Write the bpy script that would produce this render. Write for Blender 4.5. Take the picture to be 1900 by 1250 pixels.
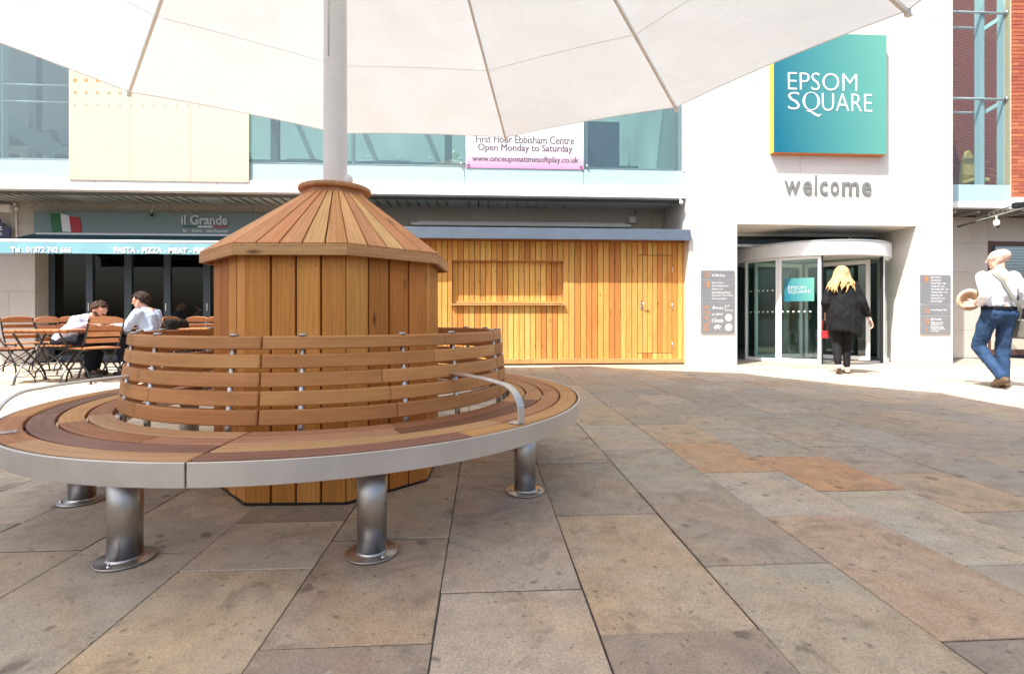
import bpy, bmesh, math, random
from mathutils import Vector, Matrix, noise
random.seed(7)
R = math.radians
for o in list(bpy.data.objects): bpy.data.objects.remove(o)
SC = bpy.context.scene
COL = SC.collection
# ------------------------------------------------------------------ camera, sky, sun, exposure
F, Y0, H, PSI = 932.0, 588.0, 0.88, R(3.3)
cam = bpy.data.cameras.new('camera'); cam_o = bpy.data.objects.new('camera', cam); COL.objects.link(cam_o)
cam.sensor_width = 36; cam.lens = 36 * F / 1900; cam.shift_y = -(625 - Y0) / 1900
cam.clip_start = 0.05; cam.clip_end = 500
cam_o.location = (0, 0, H); cam_o.rotation_euler = (R(90), 0, -PSI)
SC.camera = cam_o
SUN_EL, SUN_BEAR = R(61), R(50)          # light travels towards this bearing (clockwise from +Y)
W = bpy.data.worlds.new('World'); SC.world = W; W.use_nodes = True
wn = W.node_tree; sky = wn.nodes.new('ShaderNodeTexSky'); sky.sky_type = 'NISHITA'; sky.sun_disc = False
sky.sun_elevation = SUN_EL; sky.sun_rotation = SUN_BEAR + math.pi
sky.air_density = .8; sky.dust_density = 4.5; sky.ozone_density = .6
wn.links.new(sky.outputs[0], wn.nodes['Background'].inputs[0]); wn.nodes['Background'].inputs[1].default_value = 0.15
sun = bpy.data.lights.new('sun', 'SUN'); sun.energy = 5.0; sun.angle = R(0.53); sun.color = (1.0, 0.965, 0.915)
sun_o = bpy.data.objects.new('sun', sun); COL.objects.link(sun_o)
sdir = Vector((math.sin(SUN_BEAR) * math.cos(SUN_EL), math.cos(SUN_BEAR) * math.cos(SUN_EL), -math.sin(SUN_EL)))
sun_o.rotation_euler = sdir.to_track_quat('-Z', 'Y').to_euler(); sun_o.location = (-6, -6, 12)
SC.view_settings.view_transform = 'Standard'; SC.view_settings.look = 'None'
SC.view_settings.exposure = 1.02; SC.view_settings.gamma = 1; SC.view_settings.use_curve_mapping = False
SC.render.engine = 'CYCLES'; SC.cycles.use_denoising = True
SC.cycles.max_bounces = 10; SC.cycles.transparent_max_bounces = 24; SC.cycles.caustics_reflective = False; SC.cycles.caustics_refractive = False

# ------------------------------------------------------------------ pixels of the photograph -> rays -> points on known planes
RT = Vector((math.cos(PSI), -math.sin(PSI), 0)); FW = Vector((math.sin(PSI), math.cos(PSI), 0))
def ray(x, y): return RT * ((x - 950) / F) + FW + Vector((0, 0, (Y0 - y) / F))
def PY(x, y, Y): d = ray(x, y); t = Y / d.y; return Vector((0, 0, H)) + d * t
def PZ(x, y, z=0.0): d = ray(x, y); t = (z - H) / d.z; return Vector((0, 0, H)) + d * t
def XY_(x, Y): return PY(x, Y0, Y).x
def ZY(x, y, Y): return PY(x, y, Y).z
def CAM(xc, yc, z=0.0): v = RT * xc + FW * yc; v.z = z; return v
def PD(x, yc): return CAM((x - 950) / F * yc, yc)          # ground point at a pixel column and a camera depth

# ------------------------------------------------------------------ objects
WM = {}
def reg(o, M=None, parent=None):
    COL.objects.link(o)
    M = M or Matrix.Identity(4); WM[o.name] = M.copy()
    if parent is not None:
        o.parent = parent; o.matrix_local = WM[parent.name].inverted() @ M
    else: o.matrix_local = M
    return o
def tag(o, label=None, cat=None, group=None, kind=None):
    if label: o['label'] = label
    if cat: o['category'] = cat
    if group: o['group'] = group
    if kind: o['kind'] = kind
    return o
def thing(name, label, cat, loc=(0, 0, 0), rz=0.0, group=None):
    o = bpy.data.objects.new(name, None); o.empty_display_size = 0.1
    reg(o, Matrix.Translation(Vector(loc)) @ Matrix.Rotation(rz, 4, 'Z'))
    return tag(o, label, cat, group)
def copy_tree(o, parent=None):
    c = o.copy(); COL.objects.link(c); c.parent = parent
    for ch in list(o.children): copy_tree(ch, c)
    return c
def place(o, loc, rz): o.matrix_local = Matrix.Translation(Vector(loc)) @ Matrix.Rotation(rz, 4, 'Z'); WM[o.name] = o.matrix_local.copy()

class MB:
    def __init__(s): s.v = []; s.f = []; s.g = []; s.sm = []
    def add(s, vs, fs, gs=None, smooth=False):
        b = len(s.v); s.v += [tuple(v) for v in vs]; s.f += [tuple(i + b for i in f) for f in fs]
        s.g += [tuple(g) for g in (gs if gs else vs)]; s.sm += [smooth] * len(fs); return s
    def box(s, lo, hi, M=None):
        x0, y0, z0 = lo; x1, y1, z1 = hi
        vs = [Vector(p) for p in ((x0,y0,z0),(x1,y0,z0),(x1,y1,z0),(x0,y1,z0),(x0,y0,z1),(x1,y0,z1),(x1,y1,z1),(x0,y1,z1))]
        gs = [(v.z, v.x, v.y) for v in vs]
        if M: vs = [M @ v for v in vs]
        return s.add(vs, [(0,3,2,1),(4,5,6,7),(0,1,5,4),(1,2,6,5),(2,3,7,6),(3,0,4,7)], gs)
    def prism(s, poly, d, M=None):          # polygon in x,z extruded along y by d
        n = len(poly); vs = [Vector((p[0], 0, p[1])) for p in poly] + [Vector((p[0], d, p[1])) for p in poly]
        if M: vs = [M @ v for v in vs]
        fs = [tuple(range(n)), tuple(range(2*n-1, n-1, -1))] + [(i, i+n, (i+1) % n + n, (i+1) % n) for i in range(n)]
        return s.add(vs, fs)
    def tube(s, pts, r, n=8, closed=False, flat=None, up=None):   # r number or list; flat=(w,t) rectangular bar
        pts = [Vector(p) for p in pts]; m = len(pts); vs = []; gs = []; L = 0
        for i, p in enumerate(pts):
            if closed: t = pts[(i+1) % m] - pts[i-1]
            else: t = pts[min(i+1, m-1)] - pts[max(i-1, 0)]
            t.normalize()
            a = Vector(up) if up is not None else (Vector((0,0,1)) if abs(t.z) < .9 else Vector((1,0,0)))
            b = t.cross(a).normalized(); c = b.cross(t).normalized()
            if i: L += (p - pts[i-1]).length
            if flat:
                w, th = flat
                ring = [b*(w/2)+c*(th/2), b*(-w/2)+c*(th/2), b*(-w/2)-c*(th/2), b*(w/2)-c*(th/2)]
            else:
                rr = r[i] if isinstance(r, (list, tuple)) else r
                ring = [b*(rr*math.cos(2*math.pi*k/n))+c*(rr*math.sin(2*math.pi*k/n)) for k in range(n)]
            vs += [p + q for q in ring]; gs += [(L, q.length, k*.05) for k, q in enumerate(ring)]
        q = 4 if flat else n
        fs = []
        for i in range(m if closed else m-1):
            j = (i+1) % m
            fs += [(i*q+k, i*q+(k+1) % q, j*q+(k+1) % q, j*q+k) for k in range(q)]
        if not closed: fs += [tuple(range(q-1, -1, -1)), tuple(range((m-1)*q, m*q))]
        return s.add(vs, fs, gs, smooth=not flat)
    def lathe(s, prof, n=32, c=(0,0), M=None, cap=True):      # (r,z) profile
        vs = []
        for r, z in prof:
            for k in range(n): vs.append(Vector((c[0]+r*math.cos(2*math.pi*k/n), c[1]+r*math.sin(2*math.pi*k/n), z)))
        if M: vs = [M @ v for v in vs]
        fs = []
        for i in range(len(prof)-1): fs += [(i*n+k, i*n+(k+1) % n, (i+1)*n+(k+1) % n, (i+1)*n+k) for k in range(n)]
        if cap: fs += [tuple(range(n-1, -1, -1)), tuple(range((len(prof)-1)*n, len(prof)*n))]
        return s.add(vs, fs, smooth=True)
    def arc(s, r0, r1, z0, z1, a0, a1, n=12, c=(0,0), r0b=None, r1b=None):   # ring segment; r0b/r1b = radii at the bottom
        r0b = r0 if r0b is None else r0b; r1b = r1 if r1b is None else r1b
        vs = []; gs = []; rm = (r0+r1)/2
        for i in range(n+1):
            a = a0+(a1-a0)*i/n; ca, sa = math.cos(a), math.sin(a)
            for r, z in ((r0b,z0),(r1b,z0),(r1,z1),(r0,z1)):
                vs.append((c[0]+r*ca, c[1]+r*sa, z)); gs.append((a*rm, r, z))
        fs = []
        for i in range(n): fs += [(i*4+k, (i+1)*4+k, (i+1)*4+(k+1) % 4, i*4+(k+1) % 4) for k in range(4)]
        fs += [(0,1,2,3), (n*4+3,n*4+2,n*4+1,n*4)]
        return s.add(vs, fs, gs)
    def ball(s, c, r, nu=12, nv=8):
        c = Vector(c); r = Vector(r) if hasattr(r, '__len__') else Vector((r,r,r)); vs = [c+Vector((0,0,r.z))]
        for i in range(1, nv):
            t = math.pi*i/nv
            for k in range(nu): p = 2*math.pi*k/nu; vs.append(c+Vector((r.x*math.sin(t)*math.cos(p), r.y*math.sin(t)*math.sin(p), r.z*math.cos(t))))
        vs.append(c-Vector((0,0,r.z))); fs = [(0,1+k,1+(k+1) % nu) for k in range(nu)]
        for i in range(nv-2): b = 1+i*nu; fs += [(b+k, b+nu+k, b+nu+(k+1) % nu, b+(k+1) % nu) for k in range(nu)]
        b = 1+(nv-2)*nu; e = len(vs)-1; fs += [(b+k, e, b+(k+1) % nu) for k in range(nu)]
        return s.add(vs, fs, smooth=True)
    def cap(s, p0, r0, p1, r1, n=10):        # tapered capsule
        p0, p1 = Vector(p0), Vector(p1); t = p1-p0; L = max(t.length, 1e-5); t.normalize()
        a = Vector((0,0,1)) if abs(t.z) < .9 else Vector((1,0,0)); b = t.cross(a).normalized(); c = b.cross(t)
        prof = [(-r0, 0.02*r0)] + [(-r0*math.cos(x), r0*math.sin(x)) for x in (.5, 1.05)] + [(0, r0), (L, r1)] + [(L+r1*math.sin(x), r1*math.cos(x)) for x in (.5, 1.05)] + [(L+r1, 0.02*r1)]
        vs = []
        for z, r in prof: vs += [p0+t*z+b*(r*math.cos(2*math.pi*k/n))+c*(r*math.sin(2*math.pi*k/n)) for k in range(n)]
        m = len(prof); fs = []
        for i in range(m-1): fs += [(i*n+k, (i+1)*n+k, (i+1)*n+(k+1) % n, i*n+(k+1) % n) for k in range(n)]
        fs += [tuple(range(n)), tuple(range(m*n-1, (m-1)*n-1, -1))]
        return s.add(vs, fs, smooth=True)
    def mesh(s, name, bevel=0.0, bseg=1, warp=None):
        me = bpy.data.meshes.new(name); me.from_pydata(s.v, [], s.f)
        at = me.attributes.new('grain', 'FLOAT_VECTOR', 'POINT'); at.data.foreach_set('vector', [c for g in s.g for c in g])
        for p, q in zip(me.polygons, s.sm): p.use_smooth = q
        bm = bmesh.new(); bm.from_mesh(me); bmesh.ops.recalc_face_normals(bm, faces=bm.faces)
        if bevel:
            es = [e for e in bm.edges if len(e.link_faces) == 2 and e.calc_face_angle(0) > .6]
            bmesh.ops.bevel(bm, geom=es, offset=bevel, segments=bseg, profile=.6, affect='EDGES')
        bm.to_mesh(me); bm.free()
        return me
    def obj(s, name, mat, parent=None, M=None, bevel=0.0, color=None, bseg=1):
        me = s.mesh(name, bevel, bseg); me.materials.append(mat)
        o = bpy.data.objects.new(name, me); reg(o, M, parent)
        if color: o.color = (*color, 1)
        return o
def bx(name, lo, hi, mat, parent=None, bevel=0.0, color=None, M=None): return MB().box(lo, hi).obj(name, mat, parent, M, bevel, color)
def board(name, p0, p1, w, t, nrm, mat, parent, bevel=.002, color=None, w1=None):
    """plank from p0 to p1 (centre line of its OUTER face), width w (w1 at the end), thickness t going against nrm"""
    p0, p1, nrm = Vector(p0), Vector(p1), Vector(nrm).normalized()
    z = (p1-p0); L = z.length; z.normalize(); x = nrm.cross(z).normalized(); n = z.cross(x).normalized()
    if n.dot(nrm) < 0: n = -n
    M = Matrix((( x.x, n.x, z.x, p0.x),(x.y, n.y, z.y, p0.y),(x.z, n.z, z.z, p0.z),(0,0,0,1)))
    w1 = w if w1 is None else w1
    vs = [(-w/2,-t,0),(w/2,-t,0),(w/2,0,0),(-w/2,0,0),(-w1/2,-t,L),(w1/2,-t,L),(w1/2,0,L),(-w1/2,0,L)]
    mb = MB().add(vs, [(0,3,2,1),(4,5,6,7),(0,1,5,4),(1,2,6,5),(2,3,7,6),(3,0,4,7)], [(v[2], v[0], v[1]) for v in vs])
    return mb.obj(name, mat, parent, M, bevel, color)
def jit(c, a=.08, h=.0):
    k = 1+random.uniform(-a, a); return (c[0]*k*(1+random.uniform(-h,h)), c[1]*k, c[2]*k*(1+random.uniform(-h,h)))

# ------------------------------------------------------------------ materials
def newmat(name, rough=.6, col=(.5,.5,.5), metal=0.0, spec=.5):
    m = bpy.data.materials.new(name); m.use_nodes = True; nt = m.node_tree; b = nt.nodes['Principled BSDF']
    b.inputs['Base Color'].default_value = (*col, 1); b.inputs['Roughness'].default_value = rough; b.inputs['Metallic'].default_value = metal
    b.inputs['Specular IOR Level'].default_value = spec
    return m, nt, b
def nd(nt, t, **k):
    n = nt.nodes.new('ShaderNode'+t)
    for a, v in k.items():
        if a.startswith('i_'):
            key = a[2:]; key = int(key) if key.isdigit() else key.replace('_', ' ')
            n.inputs[key].default_value = v
        else: setattr(n, a, v)
    return n
def mixc(nt, fac, a, b, mode='MIX'):
    n = nt.nodes.new('ShaderNodeMix'); n.data_type = 'RGBA'; n.blend_type = mode
    for s, v in ((0, fac), (6, a), (7, b)):
        if hasattr(v, 'is_linked') or hasattr(v, 'links'): nt.links.new(v, n.inputs[s])
        elif s == 0: n.inputs[s].default_value = v
        else: n.inputs[s].default_value = (*v, 1)
    return n.outputs[2]
def mth(nt, op, a, b=None, clamp=False):
    n = nt.nodes.new('ShaderNodeMath'); n.operation = op; n.use_clamp = clamp
    for i, v in enumerate((a, b)):
        if v is None: continue
        if isinstance(v, (int, float)): n.inputs[i].default_value = v
        else: nt.links.new(v, n.inputs[i])
    return n.outputs[0]
def ramp(nt, fac, p0, p1, c0=(0,0,0), c1=(1,1,1)):
    n = nt.nodes.new('ShaderNodeValToRGB'); e = n.color_ramp.elements
    e[0].position, e[1].position = p0, p1; e[0].color, e[1].color = (*c0,1), (*c1,1)
    nt.links.new(fac, n.inputs[0]); return n.outputs[0]
def noi(nt, vec, scale, detail=4, rough=.55, dist=0.0):
    n = nd(nt, 'TexNoise', i_Scale=scale, i_Detail=detail, i_Roughness=rough, i_Distortion=dist)
    if vec is not None: nt.links.new(vec, n.inputs['Vector'])
    return n.outputs['Fac']
def bump(nt, b, h, strength=.2, dist=.01):
    n = nd(nt, 'Bump', i_Strength=strength, i_Distance=dist); nt.links.new(h, n.inputs['Height']); nt.links.new(n.outputs[0], b.inputs['Normal'])
def wood(name, rough=.55, grain=1.0, knots=.5, spec=.35):
    m, nt, b = newmat(name, rough, spec=spec); L = nt.links.new
    at = nd(nt, 'Attribute', attribute_name='grain'); oi = nd(nt, 'ObjectInfo')
    off = nd(nt, 'VectorMath', operation='ADD'); L(at.outputs['Vector'], off.inputs[0])
    cmb = nd(nt, 'CombineXYZ'); L(mth(nt, 'MULTIPLY', oi.outputs['Random'], 57.0), cmb.inputs[0]); L(mth(nt, 'MULTIPLY', oi.outputs['Random'], 31.0), cmb.inputs[1])
    L(cmb.outputs[0], off.inputs[1])
    def sc(v): n = nd(nt, 'VectorMath', operation='MULTIPLY'); L(off.outputs[0], n.inputs[0]); n.inputs[1].default_value = v; return n.outputs[0]
    fine = noi(nt, sc((5, 120, 120)), 1.0, 6, .68)
    wav = nd(nt, 'TexWave', wave_type='BANDS', bands_direction='Y', i_Scale=1.0, i_Distortion=13.0, i_Detail=3.0, i_Detail_Scale=.45)
    L(sc((.9, 13*grain, 8)), wav.inputs['Vector'])
    blot = noi(nt, sc((2.2, 9, 9)), 1.0, 3)
    f = mth(nt, 'ADD', mth(nt, 'MULTIPLY', wav.outputs['Fac'], .09), mth(nt, 'ADD', mth(nt, 'MULTIPLY', fine, .50), mth(nt, 'MULTIPLY', blot, .41)))
    fac = ramp(nt, f, .28, .74, (.66,.60,.54), (1.20,1.22,1.24))
    col = mixc(nt, 1.0, oi.outputs['Color'], fac, 'MULTIPLY')
    if knots:
        vo = nd(nt, 'TexVoronoi', i_Scale=1.0, i_Randomness=1.0); L(sc((2.6, 9.5, 3)), vo.inputs['Vector'])
        k = ramp(nt, vo.outputs['Distance'], .03, .13, (1,1,1), (0,0,0))
        L2 = mth(nt, 'MULTIPLY', k, knots); col = mixc(nt, L2, col, (.09,.03,.012))
    L(col, b.inputs['Base Color']); bump(nt, b, f, .22, .004)
    L(ramp(nt, f, .2, .9, (rough+.12,)*3, (rough-.1,)*3), b.inputs['Roughness'])
    return m
LARCH = wood('larch', .62, 1.0, .85); TEAK = wood('teak', .5, .8, 0.0)
def steel(name, col=(.56,.54,.51), rough=.34, scale=(6,6,320), blot=1.0):
    m, nt, b = newmat(name, rough, col, 1.0); tc = nd(nt, 'TexCoord'); mp = nd(nt, 'Mapping'); mp.inputs['Scale'].default_value = scale
    nt.links.new(tc.outputs['Object'], mp.inputs[0]); n = noi(nt, mp.outputs[0], 1.0, 3); n2 = noi(nt, tc.outputs['Object'], 5.0, 5, .65)
    nt.links.new(ramp(nt, mth(nt, 'ADD', mth(nt, 'MULTIPLY', n, .5), mth(nt, 'MULTIPLY', n2, .5)), .3, .72, (rough-.1*blot,)*3, (rough+.16*blot,)*3), b.inputs['Roughness'])
    nt.links.new(mixc(nt, ramp(nt, n2, .42, .62), tuple(c*(1-.2*blot) for c in col), col), b.inputs['Base Color']); bump(nt, b, n, .05, .002); return m
STEEL = steel('brushed_steel', (.74,.71,.67), .44, (6,6,320), .35); STEELV = steel('brushed_steel_post', (.50,.48,.455), .33, (130,130,2), .35)
def plain(name, col, rough=.5, var=.06, metal=0.0, scale=9.0, bmp=.03, spec=.5, objcol=False):
    m, nt, b = newmat(name, rough, col, metal, spec); tc = nd(nt, 'TexCoord'); n = noi(nt, tc.outputs['Object'], scale, 6, .6)
    c = mixc(nt, ramp(nt, n, .3, .7), tuple(x*(1-var) for x in col), tuple(min(1, x*(1+var)) for x in col))
    if objcol:
        oi = nd(nt, 'ObjectInfo'); c = mixc(nt, 1.0, oi.outputs['Color'], ramp(nt, n, .3, .7, (1-var,)*3, (1+var,)*3), 'MULTIPLY')
    nt.links.new(c, b.inputs['Base Color'])
    nt.links.new(ramp(nt, n, .25, .75, (max(.02, rough-.07),)*3, (min(1, rough+.09),)*3), b.inputs['Roughness'])
    if bmp: bump(nt, b, n, bmp, .01)
    return m
def stone(name, col, speck=.12, scale=60.0, dirt=.0):
    m, nt, b = newmat(name, .85, col, spec=.25); tc = nd(nt, 'TexCoord'); oi = nd(nt, 'ObjectInfo')
    n = noi(nt, tc.outputs['Object'], scale, 5, .7); n2 = noi(nt, tc.outputs['Object'], 2.3, 5, .6)
    c = mixc(nt, 1.0, col, ramp(nt, n, .3, .7, (1-speck,)*3, (1+speck*.6,)*3), 'MULTIPLY')
    c = mixc(nt, 1.0, c, ramp(nt, n2, .3, .7, (.93,.92,.9), (1.03,1.03,1.03)), 'MULTIPLY')
    c = mixc(nt, 1.0, c, ramp(nt, oi.outputs['Random'], 0, 1, (.95,.95,.94), (1.03,1.03,1.03)), 'MULTIPLY')
    vo = nd(nt, 'TexVoronoi', i_Scale=9.0); nt.links.new(tc.outputs['Object'], vo.inputs['Vector'])
    c = mixc(nt, mth(nt, 'MULTIPLY', ramp(nt, vo.outputs['Distance'], .02, .06, (1,1,1), (0,0,0)), .28), c, (.25,.22,.18))
    nt.links.new(c, b.inputs['Base Color']); bump(nt, b, n, .25, .003); return m
WSTONE = stone('pale_stone', (.73,.71,.67), .14); CSTONE = stone('cast_stone', (.56,.52,.46), .10, 45)
def paving_mat():
    m, nt, b = newmat('sandstone_flag', .8, spec=.3); L = nt.links.new; tc = nd(nt, 'TexCoord'); oi = nd(nt, 'ObjectInfo')
    off = nd(nt, 'VectorMath', operation='ADD'); L(tc.outputs['Object'], off.inputs[0]); cmb = nd(nt, 'CombineXYZ')
    L(mth(nt, 'MULTIPLY', oi.outputs['Random'], 91.0), cmb.inputs[0]); L(mth(nt, 'MULTIPLY', oi.outputs['Random'], 47.0), cmb.inputs[1]); L(cmb.outputs[0], off.inputs[1]); V = off.outputs[0]
    big = noi(nt, V, 1.7, 4, .55, .6); med = noi(nt, V, 9.0, 5, .62); fin = noi(nt, V, 130.0, 4, .7); gr = noi(nt, V, 420.0, 2, .6)
    c = mixc(nt, ramp(nt, big, .35, .68), oi.outputs['Color'], mixc(nt, 1.0, oi.outputs['Color'], (1.08,.98,.87), 'MULTIPLY'))
    # the bedding bands and iron staining of sandstone
    wv = nd(nt, 'TexWave', wave_type='BANDS', bands_direction='DIAGONAL', i_Scale=.9, i_Distortion=9.0, i_Detail=4.0, i_Detail_Scale=.8); L(V, wv.inputs['Vector'])
    c = mixc(nt, mth(nt, 'MULTIPLY', ramp(nt, wv.outputs['Fac'], .72, 1.0), .38), c, mixc(nt, 1.0, oi.outputs['Color'], (1.14,.96,.76), 'MULTIPLY'))
    c = mixc(nt, 1.0, c, ramp(nt, med, .28, .72, (.76,.75,.75), (1.14,1.13,1.12)), 'MULTIPLY')
    c = mixc(nt, 1.0, c, ramp(nt, fin, .30, .70, (.72,.71,.70), (1.20,1.20,1.20)), 'MULTIPLY')
    c = mixc(nt, 1.0, c, ramp(nt, gr, .30, .70, (.78,.78,.78), (1.16,1.16,1.16)), 'MULTIPLY')
    # gum and oil spots
    wob = nd(nt, 'VectorMath', operation='ADD'); L(V, wob.inputs[0]); nz = nd(nt, 'TexNoise', i_Scale=22.0, i_Detail=3.0); L(V, nz.inputs['Vector'])
    sv = nd(nt, 'VectorMath', operation='SCALE'); sv.inputs['Scale'].default_value = .05; L(nz.outputs['Color'], sv.inputs[0]); L(sv.outputs[0], wob.inputs[1])
    for scl, lo, hi, k, dc in ((5.0, .07, .15, .60, (.085,.072,.06)), (13.0, .08, .16, .55, (.09,.075,.06)), (2.4, .05, .10, .62, (.10,.085,.07)), (27.0, .10, .2, .5, (.10,.085,.07)), (6.3, .03, .08, .4, (.6,.57,.52))):
        vo = nd(nt, 'TexVoronoi', i_Scale=scl); L(wob.outputs[0], vo.inputs['Vector'])
        dens = nd(nt, 'SeparateColor'); L(vo.outputs['Color'], dens.inputs[0])
        f = mth(nt, 'MULTIPLY', ramp(nt, vo.outputs['Distance'], lo, hi, (1,1,1), (0,0,0)), ramp(nt, dens.outputs[0], .38, .46))
        c = mixc(nt, mth(nt, 'MULTIPLY', f, k), c, dc)
    st = noi(nt, V, 3.4, 6, .7, 1.2); c = mixc(nt, mth(nt, 'MULTIPLY', ramp(nt, st, .54, .70), .5), c, (.13,.108,.088))
    L(c, b.inputs['Base Color']); L(ramp(nt, med, .3, .7, (.62,)*3, (.88,)*3), b.inputs['Roughness'])
    bump(nt, b, mth(nt, 'ADD', mth(nt, 'MULTIPLY', med, .6), mth(nt, 'MULTIPLY', fin, .45)), .5, .006); return m
PAVE = paving_mat()
JOINT = plain('joint_mortar', (.060,.052,.045), .95, .45, scale=30)
def glass(name, tint=(.62,.80,.78), refl=1.0, ior=1.55, rough=.0):
    m = bpy.data.materials.new(name); m.use_nodes = True; nt = m.node_tree; nt.nodes.clear()
    out = nd(nt, 'OutputMaterial'); tr = nd(nt, 'BsdfTransparent'); tr.inputs[0].default_value = (*tint, 1)
    gl = nd(nt, 'BsdfGlossy'); gl.inputs['Roughness'].default_value = rough; gl.inputs['Color'].default_value = (.92,.97,.96,1)
    lw = nd(nt, 'LayerWeight'); mx = nd(nt, 'MixShader')
    f0 = ((ior-1)/(ior+1))**2; f = mth(nt, 'ADD', mth(nt, 'MULTIPLY', mth(nt, 'POWER', lw.outputs['Facing'], 5.0), 1-f0), f0); f = mth(nt, 'MULTIPLY', f, refl, True); nt.links.new(f, mx.inputs[0]); nt.links.new(tr.outputs[0], mx.inputs[1]); nt.links.new(gl.outputs[0], mx.inputs[2])
    nt.links.new(mx.outputs[0], out.inputs[0]); return m
GLASS = glass('teal_tinted_glass', (.80,.875,.865), 2.2); GLASSC = glass('clear_glass', (.74,.87,.84), 1.5); GLASSB = glass('bay_glass', (.90,.95,.94), 1.1); GLASSD = glass('dark_window_glass', (.66,.68,.68), .55, 1.45)
WHITE = plain('white_painted_metal', (.80,.80,.79), .4, .03); CREAMW = plain('cream_white_tube', (.84,.825,.80), .42, .04)
GREYF = plain('grey_aluminium', (.52,.54,.54), .4, .05, .3); BLACKM = plain('black_iron', (.012,.012,.013), .42, .2); DARK = plain('dark_void', (.012,.012,.012), .9, .2)
SPAN = plain('pale_blue_spandrel', (.40,.55,.57), .22, .03); SLATE = plain('slate_blue_coated_metal', (.105,.14,.19), .45, .07, scale=5)
FRAMEB = plain('slate_window_frame', (.045,.065,.08), .45, .08); TEAL = plain('teal_grey_signboard', (.19,.26,.26), .5, .05)
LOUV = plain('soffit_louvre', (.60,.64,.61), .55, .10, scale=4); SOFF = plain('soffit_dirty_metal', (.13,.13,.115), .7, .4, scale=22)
CREAM = plain('cream_film', (.555,.495,.385), .45, .02); ORNG = plain('orange_print', (.50,.27,.10), .5, .03)
YEL = plain('yellow_lacquer', (.80,.40,.045), .4, .03); ORED = plain('orange_lacquer', (.72,.20,.03), .4, .04)
SGREY = plain('sign_grey', (.20,.21,.22), .5, .04); SORG = plain('sign_orange', (.62,.22,.06), .5, .02); SWHT = plain('sign_white', (.82,.82,.82), .5, .01); LGREY = plain('letter_grey', (.19,.20,.19), .45, .05)
NAVY = plain('navy_sign', (.03,.035,.10), .4, .05); AWN = plain('awning_teal_canvas', (.20,.42,.47), .75, .08, scale=30); AWND = plain('awning_teal_top', (.012,.075,.09), .8, .1)
BRICK = plain('red_brick', (.36,.10,.05), .85, .22, scale=30, bmp=.2, objcol=True); MORT = plain('brick_mortar', (.62,.52,.38), .9, .1, scale=40)
BROWN = plain('brown_window_frame', (.10,.045,.03), .5, .1); ATR = plain('atrium_wall', (.36,.42,.40), .8, .2, scale=.5); CONC = plain('interior_grey', (.16,.19,.19), .8, .2, scale=2); LOBBY = plain('lobby_wall', (.24,.29,.28), .7, .1, scale=1.2)
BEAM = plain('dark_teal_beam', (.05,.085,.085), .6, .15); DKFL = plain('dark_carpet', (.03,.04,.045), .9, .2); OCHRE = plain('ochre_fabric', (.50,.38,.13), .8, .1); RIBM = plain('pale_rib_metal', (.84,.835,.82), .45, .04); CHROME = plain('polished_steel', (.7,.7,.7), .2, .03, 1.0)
def gradient_sign():
    m, nt, b = newmat('teal_gradient_print', .42); tc = nd(nt, 'TexCoord'); s = nd(nt, 'SeparateXYZ'); nt.links.new(tc.outputs['Generated'], s.inputs[0])
    f = mth(nt, 'ADD', mth(nt, 'MULTIPLY', s.outputs[0], .85), mth(nt, 'MULTIPLY', s.outputs[2], .15))
    nt.links.new(ramp(nt, f, .05, .95, (.0,.135,.205), (.125,.39,.315)), b.inputs['Base Color']); return m
TEALG = gradient_sign()
def gradient_pink():
    m, nt, b = newmat('pink_gradient_print', .5); tc = nd(nt, 'TexCoord'); s = nd(nt, 'SeparateXYZ'); nt.links.new(tc.outputs['Generated'], s.inputs[0])
    nt.links.new(ramp(nt, s.outputs[2], .0, .42, (.62,.27,.46), (.80,.785,.80)), b.inputs['Base Color']); return m
PINKG = gradient_pink()
def fabric_canopy():
    m = bpy.data.materials.new('white_canopy_fabric'); m.use_nodes = True; nt = m.node_tree; nt.nodes.clear(); out = nd(nt, 'OutputMaterial')
    tc = nd(nt, 'TexCoord'); n = noi(nt, tc.outputs['Object'], 1.1, 5, .55, .5); wv = noi(nt, tc.outputs['Object'], 260, 2)
    df = nd(nt, 'BsdfDiffuse'); tl = nd(nt, 'BsdfTranslucent')
    nt.links.new(ramp(nt, n, .3, .7, (.80,.79,.775), (.85,.845,.835)), df.inputs[0]); nt.links.new(ramp(nt, n, .3, .7, (.462,.475,.478), (.515,.53,.535)), tl.inputs[0])
    bm = nd(nt, 'Bump', i_Strength=.35, i_Distance=.03); nt.links.new(mth(nt, 'ADD', noi(nt, tc.outputs['Object'], 2.2, 4, .5, 1.0), mth(nt, 'MULTIPLY', wv, .06)), bm.inputs['Height'])
    for s in (df, tl): nt.links.new(bm.outputs[0], s.inputs['Normal'])
    mx = nd(nt, 'MixShader'); mx.inputs[0].default_value = .42; nt.links.new(df.outputs[0], mx.inputs[1]); nt.links.new(tl.outputs[0], mx.inputs[2]); nt.links.new(mx.outputs[0], out.inputs[0]); return m
CANVAS = fabric_canopy()
def cloth(name, col, var=.12, scale=60, weave=.15):
    m, nt, b = newmat(name, .85, col, spec=.2); tc = nd(nt, 'TexCoord'); n = noi(nt, tc.outputs['Object'], scale, 4, .6); w = noi(nt, tc.outputs['Object'], 9, 4, .6, .6)
    c = mixc(nt, ramp(nt, mth(nt, 'ADD', mth(nt, 'MULTIPLY', n, .5), mth(nt, 'MULTIPLY', w, .5)), .35, .65), tuple(x*(1-var) for x in col), tuple(min(1, x*(1+var)) for x in col))
    nt.links.new(c, b.inputs['Base Color']); bump(nt, b, mth(nt, 'ADD', w, mth(nt, 'MULTIPLY', n, weave)), .55, .02); return m
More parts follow.
